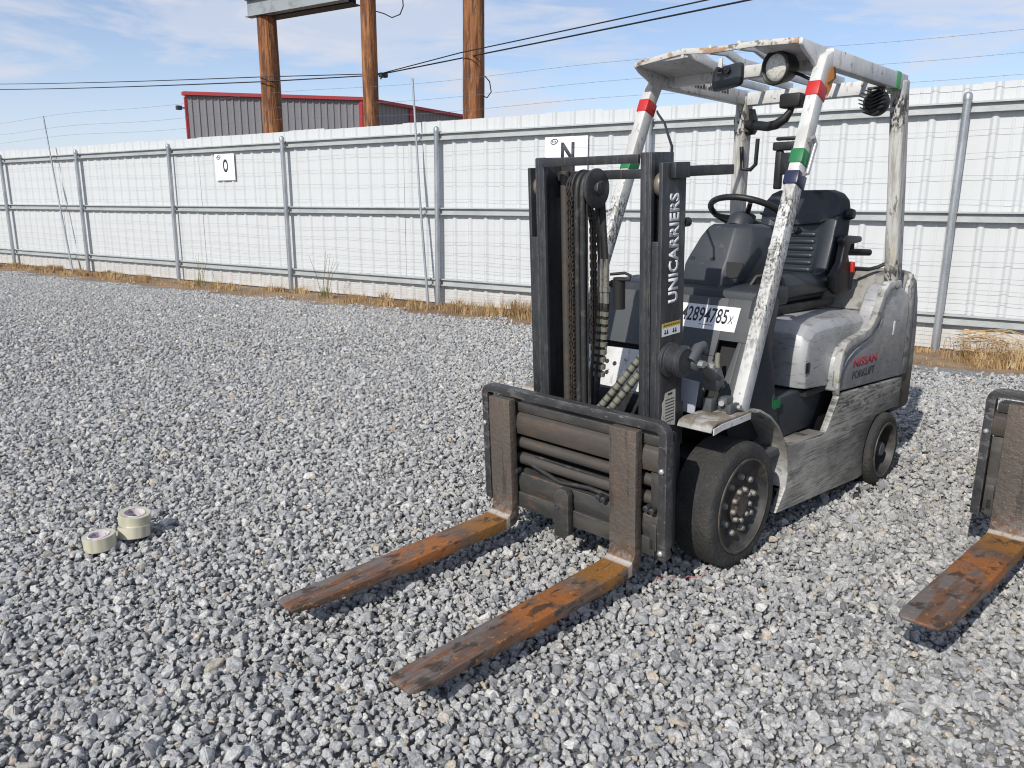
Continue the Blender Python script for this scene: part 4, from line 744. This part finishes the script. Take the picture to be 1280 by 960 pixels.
    mb = MB(); mb.cyl((.25, .425, .875), (.12, .405, .80), .022, 14); mb.lathe((.10, .415, .795), (-.2, 1, 0), [(0, -.05), (.046, -.05), (.048, .0), (.030, .008), (.018, .016), (0, .018)], 24); mb.build('tilt_cylinder', M['cowl'], F, smooth=35)
    mb = MB(); mb.hexa([(.150, .262, .655), (.150, .345, .652), (.155, .345, .652), (.155, .262, .655), (.150, .262, .79), (.150, .36, .785), (.155, .36, .785), (.155, .262, .79)]); mb.build('spec_plate', M['bluegrey'], F)
    mb = MB(); mb.box(.02, .07, .40, .44, .66, .72); mb.box(.075, .12, .36, .40, .66, .715); mb.box(.03, .10, .455, .475, .662, .70); mb.build('bracket', M['cowl'], F, bevel=.004)
    mb = MB(); mb.cyl((.07, .42, .70), (.095, .43, .70), .012, 8); mb.cyl((.045, .476, .685), (.045, .49, .685), .010, 8); mb.build('bolt', M['zinc'], F)
    # ---------------- mast (built upright, then leaned)
    T = empty('mast', F); x0, x1 = -.165, -.011
    for sg in (1, -1):
        def b_(mb, xa, xb, ya, yb, za, zb): mb.box(xa, xb, min(ya*sg, yb*sg), max(ya*sg, yb*sg), za, zb)
        mb = MB(); b_(mb, x0, x1, .314, .33, .02, 1.517); b_(mb, x1-.018, x1, .286, .3138, .02, 1.24); b_(mb, x0, x0+.018, .286, .3138, .02, 1.517)
        ra = mb.build('outer_rail', M['steel'], T, bevel=.0035, xf=tilted)
        mb = MB(); b_(mb, x0+.006, x1+.004, .262, .278, .05, 1.555); b_(mb, x1-.014, x1+.004, .236, .2618, .05, 1.555); b_(mb, x0+.006, x0+.024, .2, .2618, .05, 1.555); b_(mb, x1-.020, x1+.003, .278, .284, .05, 1.553); mb.build('inner_rail', M['steel'], T, bevel=.0035, xf=tilted)
        mb = MB(); mb.lathe((x1-.055, .283*sg, 1.44), (0, sg, 0), [(0, 0), (.043, 0), (.0465, .006), (.0465, .024), (.042, .03), (0, .03)], 28); mb.build('roller', M['roller'], T, xf=tilted, smooth=40)
        mb = MB(); b_(mb, x0-.03, x0+.02, .20, .33, .10, .22); mb.build('mount', M['steel'], T, bevel=.006, xf=tilted)
    mb = MB(); mb.box(-.010, .008, -.235, .235, 1.518, 1.550); mb.build('cross_member', M['steel'], T, bevel=.003, xf=tilted)
    mb = MB(); mb.box(-.14, -.115, -.26, .26, 1.462, 1.498); mb.build('cross_member', M['steel'], T, bevel=.003, xf=tilted)
    mb = MB(); mb.box(x0-.03, x0-.001, -.32, .32, .42, .60); mb.build('cross_member', M['steel'], T, bevel=.004, xf=tilted)
    mb = MB(); mb.box(-.155, -.06, .3305, .352, 1.462, 1.518); mb.box(-.47, -.12, .335, .35, 1.466, 1.504); mb.build('hose_guide_bar', M['steel'], T, bevel=.003, xf=tilted)
    mb = MB(); mb.cyl((-.17, .318, 1.30), (-.20, .318, 1.30), .018, 10); mb.tube([(-.14, .235, 1.19), (-.17, .20, 1.21), (-.19, .19, 1.17), (-.18, .20, 1.11)], .008, 8); mb.build('fitting', M['black'], T, xf=tilted, smooth=40)
    # lettering on the outer rail
    link('lettering', text_mesh('UNICARRIERS', 'lettering', M['letter_white'], (-.122, .3302, 1.01), (0, 0, 1), (1, 0, 0), .40, .064, .0006, .04, 1.05, tilted), T)
    mb = MB(); mb.box(-.143, -.022, .3302, .331, .888, .937); wl = mb.build('warning_label', M['label_white'], T, xf=tilted)
    mb = MB(); mb.box(-.143, -.022, .3311, .3314, .921, .937); mb.build('label_header', M['yellow'], wl, xf=tilted)
    mb = MB()
    for a in (-.045, -.06, -.10, -.115): mb.box(a, a+.006, .3311, .3315, .895, .912); mb.box(a-.004, a+.010, .3311, .3315, .898, .901)
    for k in range(9): mb.box(-.135+k*.012, -.128+k*.012, .3315, .3318, .926, .931)
    mb.build('label_print', M['ink'], wl, xf=tilted)
    mb = MB(); mb.prism([(-.122, .3302, .52), (-.05, .3302, .54), (-.028, .3302, .565), (-.034, .3302, .60), (-.030, .3302, .625), (-.046, .3302, .64), (-.05, .3302, .664), (-.12, .3302, .668)], (0, .0008, 0)); tl = mb.build('torn_label', M['label_old'], T, xf=tilted)
    mb = MB()
    for k in range(8): mb.box(-.112, -.052, .3311, .3315, .545+k*.0125, .549+k*.0125)
    mb.box(-.098, -.068, .3311, .3315, .652, .66); mb.build('label_print', M['ink'], tl, xf=tilted)
    # pulley, chains, hoses, lift cylinder
    mb = MB(); mb.lathe((.0, .05, 1.432), (0, 1, 0), [(0, .002), (.022, .002), (.022, -.002), (.068, -.002), (.074, -.006), (.074, -.012), (.048, -.018), (.048, -.066), (.072, -.070), (.072, -.075), (0, -.076)], 40); pu = mb.build('pulley', M['steel'], T, xf=tilted, smooth=35)
    mb = MB(); mb.cyl((0, .052, 1.432), (0, .066, 1.432), .030, 6); mb.build('pulley_nut', M['steel'], pu, bevel=.003, xf=tilted)
    mb = MB(); mb.lathe((.0, -.034, 1.432), (0, 1, 0), [(0, .001), (.058, .001), (.058, -.002), (.046, -.006), (.046, -.026), (.058, -.03), (0, -.031)], 36); mb.build('chain_sheave', M['steel'], T, xf=tilted, smooth=35)
    def chain(pts, y):
        mb = MB(); L_ = [0]
        for a, b in zip(pts[:-1], pts[1:]): L_.append(L_[-1]+(Vector(b)-Vector(a)).length)
        s, k = 0, 0
        while s < L_[-1]-.02:
            i = max(j for j in range(len(L_)-1) if L_[j] <= s); t = (s-L_[i])/(L_[i+1]-L_[i]); p = Vector(pts[i]).lerp(Vector(pts[i+1]), t); d = (Vector(pts[i+1])-Vector(pts[i])).normalized(); q = V(-d.z, 0, d.x)
            w_ = .0135 if k % 2 else .0095
            for yy in ((-w_, -w_+.0035), (w_-.0035, w_), (-.003, .003)):
                mb.hexa([p+d*a*.0115+q*b*.0075+V(0, y+c, 0) for c in yy for a, b in ((-1, -1), (1, -1), (1, 1), (-1, 1))])
            mb.cyl(p+V(0, y-.0155, 0)+d*.009, p+V(0, y+.0155, 0)+d*.009, .0045, 6); s += .0172; k += 1
        return mb.build('chain', M['chain'], T, xf=tilted)
    top = [(.05*math.cos(a), 0, 1.432+.05*math.sin(a)) for a in [R(k*20) for k in range(10)]]
    chain([(.05, 0, .40)]+top+[(-.085, 0, 1.30), (-.088, 0, 1.0), (-.088, 0, .5)], -.048)
    for y in (-.006, .020):
        hp_ = [(.060, y, .45), (.060, y, 1.40)]+[(.058*math.cos(a), y, 1.432+.058*math.sin(a)) for a in [R(k*20) for k in range(0, 10)]]+[(-.060, y+.006, 1.30), (-.066, y+.014, 1.12)]
        mb = MB(); mb.tube(hp_, .0112, 12); mb.build('hose', M['hose'], T, xf=tilted, smooth=60)
    mb = MB(); mb.box(.042, .047, -.018, .032, .45, 1.38); mb.build('hose_strap', M['steel'], T, xf=tilted)
    for y in (.008, .034):
        mb = MB(); mb.cyl((-.066, y, 1.16), (-.066, y, 1.05), .012, 8); mb.cyl((-.066, y, 1.05), (-.066, y, 1.03), .017, 6); mb.cyl((-.066, y, 1.03), (-.066, y, .98), .012, 8); mb.build('hose_fitting', M['nut'], T, xf=tilted)
        mb = MB(); mb.tube([(-.066, y, .985), (-.07, y-.01, .90), (-.075, y-.03, .80), (-.07, y-.05, .70), (-.07, y-.06, .5)], .0135, 10); mb.build('hose', M['hose'], T, xf=tilted, smooth=60)
        mb = MB()
        for k in range(9): z = .95-k*.032; f_ = (.985-z)/.485; mb.cyl((-.0665-.006*min(f_*2, 1), y-.052*f_, z), (-.067-.006*min(f_*2, 1), y-.052*f_-.002, z-.018), .0155, 10)
        mb.build('hose_sleeve', M['sleeve'], T, xf=tilted)
    mb = MB(); mb.cyl((-.10, .072, .96), (-.10, .072, 1.085), .024, 18); mb.tube([(-.07, .05, 1.10), (-.10, .10, 1.105), (-.11, .12, 1.095), (-.10, .125, 1.08), (-.08, .08, 1.08)], .006, 8); mb.build('hose_manifold', M['void'], T, xf=tilted, smooth=40)
    mb = MB(); mb.cyl((-.10, -.205, .08), (-.10, -.205, 1.50), .019, 18); mb.cyl((-.10, .215, .08), (-.10, .215, 1.50), .019, 18); mb.build('side_lift_cylinder', M['rusty'], T, xf=tilted, smooth=40)
    for dy in (0, .05):
        mb = MB(); pth = [(-.10, .20+dy, .80), (-.05, .14+dy, .70), (.0, .08+dy, .60), (.03, .03+dy, .53)]; mb.tube(pth, .015, 10); hh = mb.build('sleeved_hose', M['sleeve'], T, xf=tilted, smooth=60)
        mb = MB()
        for k in range(12):
            t = k/12*2.95; i = int(t); p = Vector(pth[i]).lerp(Vector(pth[i+1]), t-i); q = Vector(pth[i]).lerp(Vector(pth[i+1]), min(t-i+.07, 1)); mb.cyl(p, q, .0165, 10)
        mb.build('spiral', M['hose'], hh, xf=tilted)
    # ---------------- carriage with side shifter
    Cg = empty('carriage', F)
    def rail(pts, wi, d0, d1):                   # flat bar bent in the YZ plane
        rings = []; P = [V(0, y, z) for y, z in pts]
        for i, p in enumerate(P):
            t0 = (P[i]-P[i-1]).normalized() if i else (P[1]-P[0]).normalized(); t1 = (P[i+1]-P[i]).normalized() if i < len(P)-1 else t0
            t = (t0+t1).normalized(); q = V(0, -t.z, t.y); k = 1/max(.6, t.dot(t0)); rings.append([p+q*(a*wi/2*k)+V(x, 0, 0) for a, x in ((-1, d0), (1, d0), (1, d1), (-1, d1))])
        return rings
    def arcpts(cy, cz, r, a0_, a1_): return [(cy+r*math.cos(R(a0_+(a1_-a0_)*k/5)), cz+r*math.sin(R(a0_+(a1_-a0_)*k/5))) for k in range(6)]
    path = [(.464, .085)]+[(.464, .42)]+arcpts(.432, .570, .032, 0, 90)+arcpts(-.432, .570, .032, 90, 180)+[(-.464, .42), (-.464, .085)]
    mb = MB(); mb.loft(rail(path, .034, .118, .160)); mb.build('load_bar', M['loadbar'], Cg, bevel=.0022, xf=tilted)
    mb = MB(); mb.pxz([(.05, .425), (.15, .425), (.158, .47), (.150, .505), (.125, .522), (.05, .522)], -.455, .444); mb.build('fork_bar', M['rusty'], Cg, bevel=.004, xf=tilted)
    mb = MB(); mb.box(.045, .14, -.44, .44, .523, .560); mb.build('top_plate', M['carr'], Cg, bevel=.003, xf=tilted)
    mb = MB(); mb.pxz([(.06, .16), (.142, .16), (.150, .20), (.142, .245), (.06, .252)], -.44, .44); mb.build('fork_bar', M['carr'], Cg, bevel=.004, xf=tilted)
    mb = MB(); mb.box(.07, .155, -.43, .43, .088, .1595); mb.build('lower_plate', M['carr'], Cg, bevel=.004, xf=tilted)
    for z, m_ in ((.376, 'carr'), (.302, 'carr')):
        mb = MB(); mb.cyl((.112, -.30, z), (.112, .43, z), .0262, 22); mb.cyl((.112, -.44, z), (.112, -.305, z), .018, 14); mb.build('shift_cylinder', M['rusty'], Cg, xf=tilted, smooth=40)
    mb = MB(); mb.box(.03, .06, -.44, .44, .09, .55); mb.build('back_plate', M['void'], Cg, bevel=.003, xf=tilted)
    for sg in (1, -1):
        mb = MB(); mb.box(.05, .140, min(.402*sg, .444*sg), max(.402*sg, .444*sg), .09, .42); mb.build('end_plate', M['carr'], Cg, bevel=.005, xf=tilted)
        mb = MB(); mb.box(.1405, .155, min(.405*sg, .440*sg), max(.405*sg, .440*sg), .11, .22); mb.build('slide_block', M['carr'], Cg, bevel=.006, xf=tilted)
        mb = MB(); mb.box(.03, .0495, min(.2*sg, .245*sg), max(.2*sg, .245*sg), .08, .56); mb.build('carriage_upright', M['carr'], Cg, bevel=.004, xf=tilted)
    mb = MB(); mb.prism([(.156, -.042, .04), (.156, .006, .04), (.156, .036, .06), (.156, .036, .235), (.156, .022, .256), (.156, -.015, .256), (.156, -.042, .215)], (.034, 0, 0)); br = mb.build('stop_bracket', M['carr'], Cg, bevel=.004, xf=tilted)
    mb = MB(); mb.lathe((.190, -.022, .175), (1, 0, 0), [(.013, 0), (.013, .004), (.008, .004), (.006, -.004), (0, -.004)], 14); mb.build('bolt', M['steel'], br, xf=tilted)
    bm1 = MB(); bm1.cyl((0, 0, 0), (.03, 0, 0), .012, 10); bm1.cyl((.028, 0, 0), (.031, 0, 0), .007, 8); bmesh_ = bm1.mesh('bolt', M['steel'], bevel=.002)
    for y, z in ((-.30, .262), (-.277, .258), (.173, .262), (.198, .258), (.40, .28), (.425, .275)): o = link('bolt', bmesh_, Cg); o.location = tilted((.14, y, z)); o.rotation_euler = (0, TILT, 0)
    zm = MB(); zm.lathe((0, 0, 0), (1, 0, 0), [(.011, 0), (.011, .006), (.006, .011), (0, .012)], 8); zme = zm.mesh('bolt', M['zinc'])
    for y, z in ((.464, .44), (.464, .115), (-.464, .44), (.255, .561), (.36, .50)): o = link('bolt', zme, Cg); o.location = tilted((.1605, y, z)); o.rotation_euler = (0, TILT, 0)
    mb = MB(); mb.cyl((.10, .30, .56), (.10, .30, .60), .012, 10); mb.build('lock_pin', M['zinc'], Cg, xf=tilted)
    mb = MB(); mb.tube([(.13, -.25, .30), (.135, -.05, .255), (.13, .10, .27), (.12, .25, .255)], .010, 8); mb.tube([(.12, -.2, .33), (.125, .0, .33), (.12, .2, .325)], .006, 8); mb.build('shift_hose', M['hose'], Cg, xf=tilted, smooth=60)
    # ---------------- forks
    for yc in (-.335, .315):
        hw = .061; secs = [((.158, .582), (.199, .582), hw), ((.158, .30), (.2, .30), hw), ((.158, .10), (.2, .10), hw)]
        for k in range(1, 7): a = R(k*15); secs.append(((.205-.047*math.cos(a)+.047*0, .057-.047*math.sin(a)), (.2+.042*(1-math.cos(a)), .10-.042*math.sin(a)), hw))
        secs += [((.30, .008), (.30, .057), hw), ((.75, .020), (.75, .065), hw), ((1.03, .039), (1.03, .072), hw), ((1.19, .053), (1.19, .076), hw*.98), ((1.245, .060), (1.245, .077), hw*.92), ((1.265, .064), (1.265, .076), hw*.78)]
        rings = []
        for (ax_, az), (bx, bz), h in secs: rings.append([(ax_, yc-h, az), (ax_, yc+h, az), (bx, yc+h, bz), (bx, yc-h, bz)])
        mb = MB(); mb.loft(rings); fk = mb.build('fork', M['fork'], F, bevel=.004, xf=tilted)
        mb = MB(); mb.box(.10, .1575, yc-.04, yc+.04, .515, .575); mb.build('fork_hook', M['carr'], fk, bevel=.004, xf=tilted)
    # brand lettering on the side panel
    link('lettering', text_mesh('NISSAN', 'lettering', M['redink'], (-1.055, .4925, .688), (-1, 0, -.012), (0, 0, 1), .30, .046, .0006, .018, .98), F)
    link('lettering', text_mesh('FORKLIFT', 'lettering', M['ink'], (-1.055, .4925, .630), (-1, 0, -.012), (0, 0, 1), .285, .040, .0006, .012), F)
    return F

fl = make_forklift(); tag(fl, 'worn silver forklift with black mast and rusty forks parked on the gravel', 'forklift', 'parked forklifts')
f2 = copy_tree(fl); f2.location = (-1.238, 1.637, 0); f2.rotation_euler = (0, 0, R(.24))
lean = Matrix.Translation((.36, 0, .13)) @ Matrix.Rotation(R(-4.7), 4, 'Y') @ Matrix.Translation((-.36, 0, -.1))
for ch in f2.children:
    k_ = ch.name.split('.')[0]
    if k_ in ('mast', 'carriage'): ch.matrix_local = lean
    elif k_ == 'fork':
        yc_ = -.335 if ch.data.vertices[0].co.y < 0 else .315
        ch.matrix_local = Matrix.Translation((.045, .022, 0)) @ lean @ Matrix.Translation((0, yc_, 0)) @ Matrix.Scale(1.16, 4, (0, 1, 0)) @ Matrix.Translation((0, -yc_, 0))
    else: ch.matrix_local = Matrix.Translation((-.12, .07, 0))
f2['label'] = 'second forklift at the right picture edge showing one brown fork and carriage'

# ------------------------------------------------------------------ tape rolls and a red thread on the stones
M['tape_film'] = mat('tape_film', (0.52, 0.49, 0.37), 0.3, layers=[dict(c=(0.36, 0.35, 0.28), s=(30, 30, 4), lo=.45, hi=.65, k=.7)])
M['core'] = mat('tape_core', (0.62, 0.58, 0.58), 0.7, layers=[dict(c=(0.3, 0.18, 0.36), s=(40, 40, 40), lo=.52, hi=.58, k=.8)])
def tape_roll(loc, rot, label, r=.066, h=.060, ri=.041):
    e = empty('tape_roll', loc=loc); e.rotation_euler = rot; tag(e, label, 'tape roll', 'tape rolls on the gravel')
    mb = MB(); mb.lathe((0, 0, 0), (0, 0, 1), [(ri+.004, 0), (r-.001, 0), (r, .001), (r, h-.001), (r-.001, h), (ri+.004, h-.002), (ri+.004, 0)], 48); mb.build('tape', M['tape_film'], e, smooth=40)
    mb = MB(); mb.lathe((0, 0, 0), (0, 0, 1), [(ri, -.001), (ri+.004, -.001), (ri+.004, h+.001), (ri, h+.001), (ri, -.001)], 40); mb.build('core', M['core'], e, smooth=40)
tape_roll((1.845, -1.525, .006), (R(2), R(3), 0), 'pale tape roll lying alone on the gravel in front of the stacked pair')
tape_roll((1.70, -1.535, .010), (R(4), R(-9), .6), 'lower tape roll of the stacked pair on the gravel', h=.05)
tape_roll((1.685, -1.565, .062), (R(-6), R(5), 1.2), 'upper tape roll lying on top of the stacked pair', h=.05)
M['red_thread'] = mat('red_thread', (0.5, 0.16, 0.16), 0.7)
mb = MB(); pt = [(.40, .36), (.375, .355), (.36, .365), (.375, .375), (.39, .38), (.36, .385), (.345, .39), (.33, .41), (.305, .425), (.285, .44), (.26, .455), (.235, .462), (.225, .48)]
mb.tube([(x-.32, y-.41, .016+.009*math.sin(i*2.2)) for i, (x, y) in enumerate(pt)], .0018, 6); o = mb.build('red_thread', M['red_thread'], smooth=60); o.location = (.32, .41, 0); tag(o, 'thin red thread lying on the gravel beside the front wheel', 'thread')

M['oily'] = mat('oily_stone', (0.02, 0.02, 0.02), 0.5)
for k, (x, y, q, lab) in enumerate(((-1.15, .535, .027, 'larger black oily stone on the gravel beside the scraped side panel'), (-1.235, .515, .018, 'smaller black oily stone on the gravel next to the rear wheel'))):
    me_ = rock_me[k*3].copy(); me_.materials.clear(); me_.materials.append(M['oily'])
    o = link('oily_stone', me_); o.location = (x, y, .014); o.scale = (q, q, q*.8); o.rotation_euler = (.2*k, .3, k); tag(o, lab, 'stone', 'black stones beside the rear wheel')
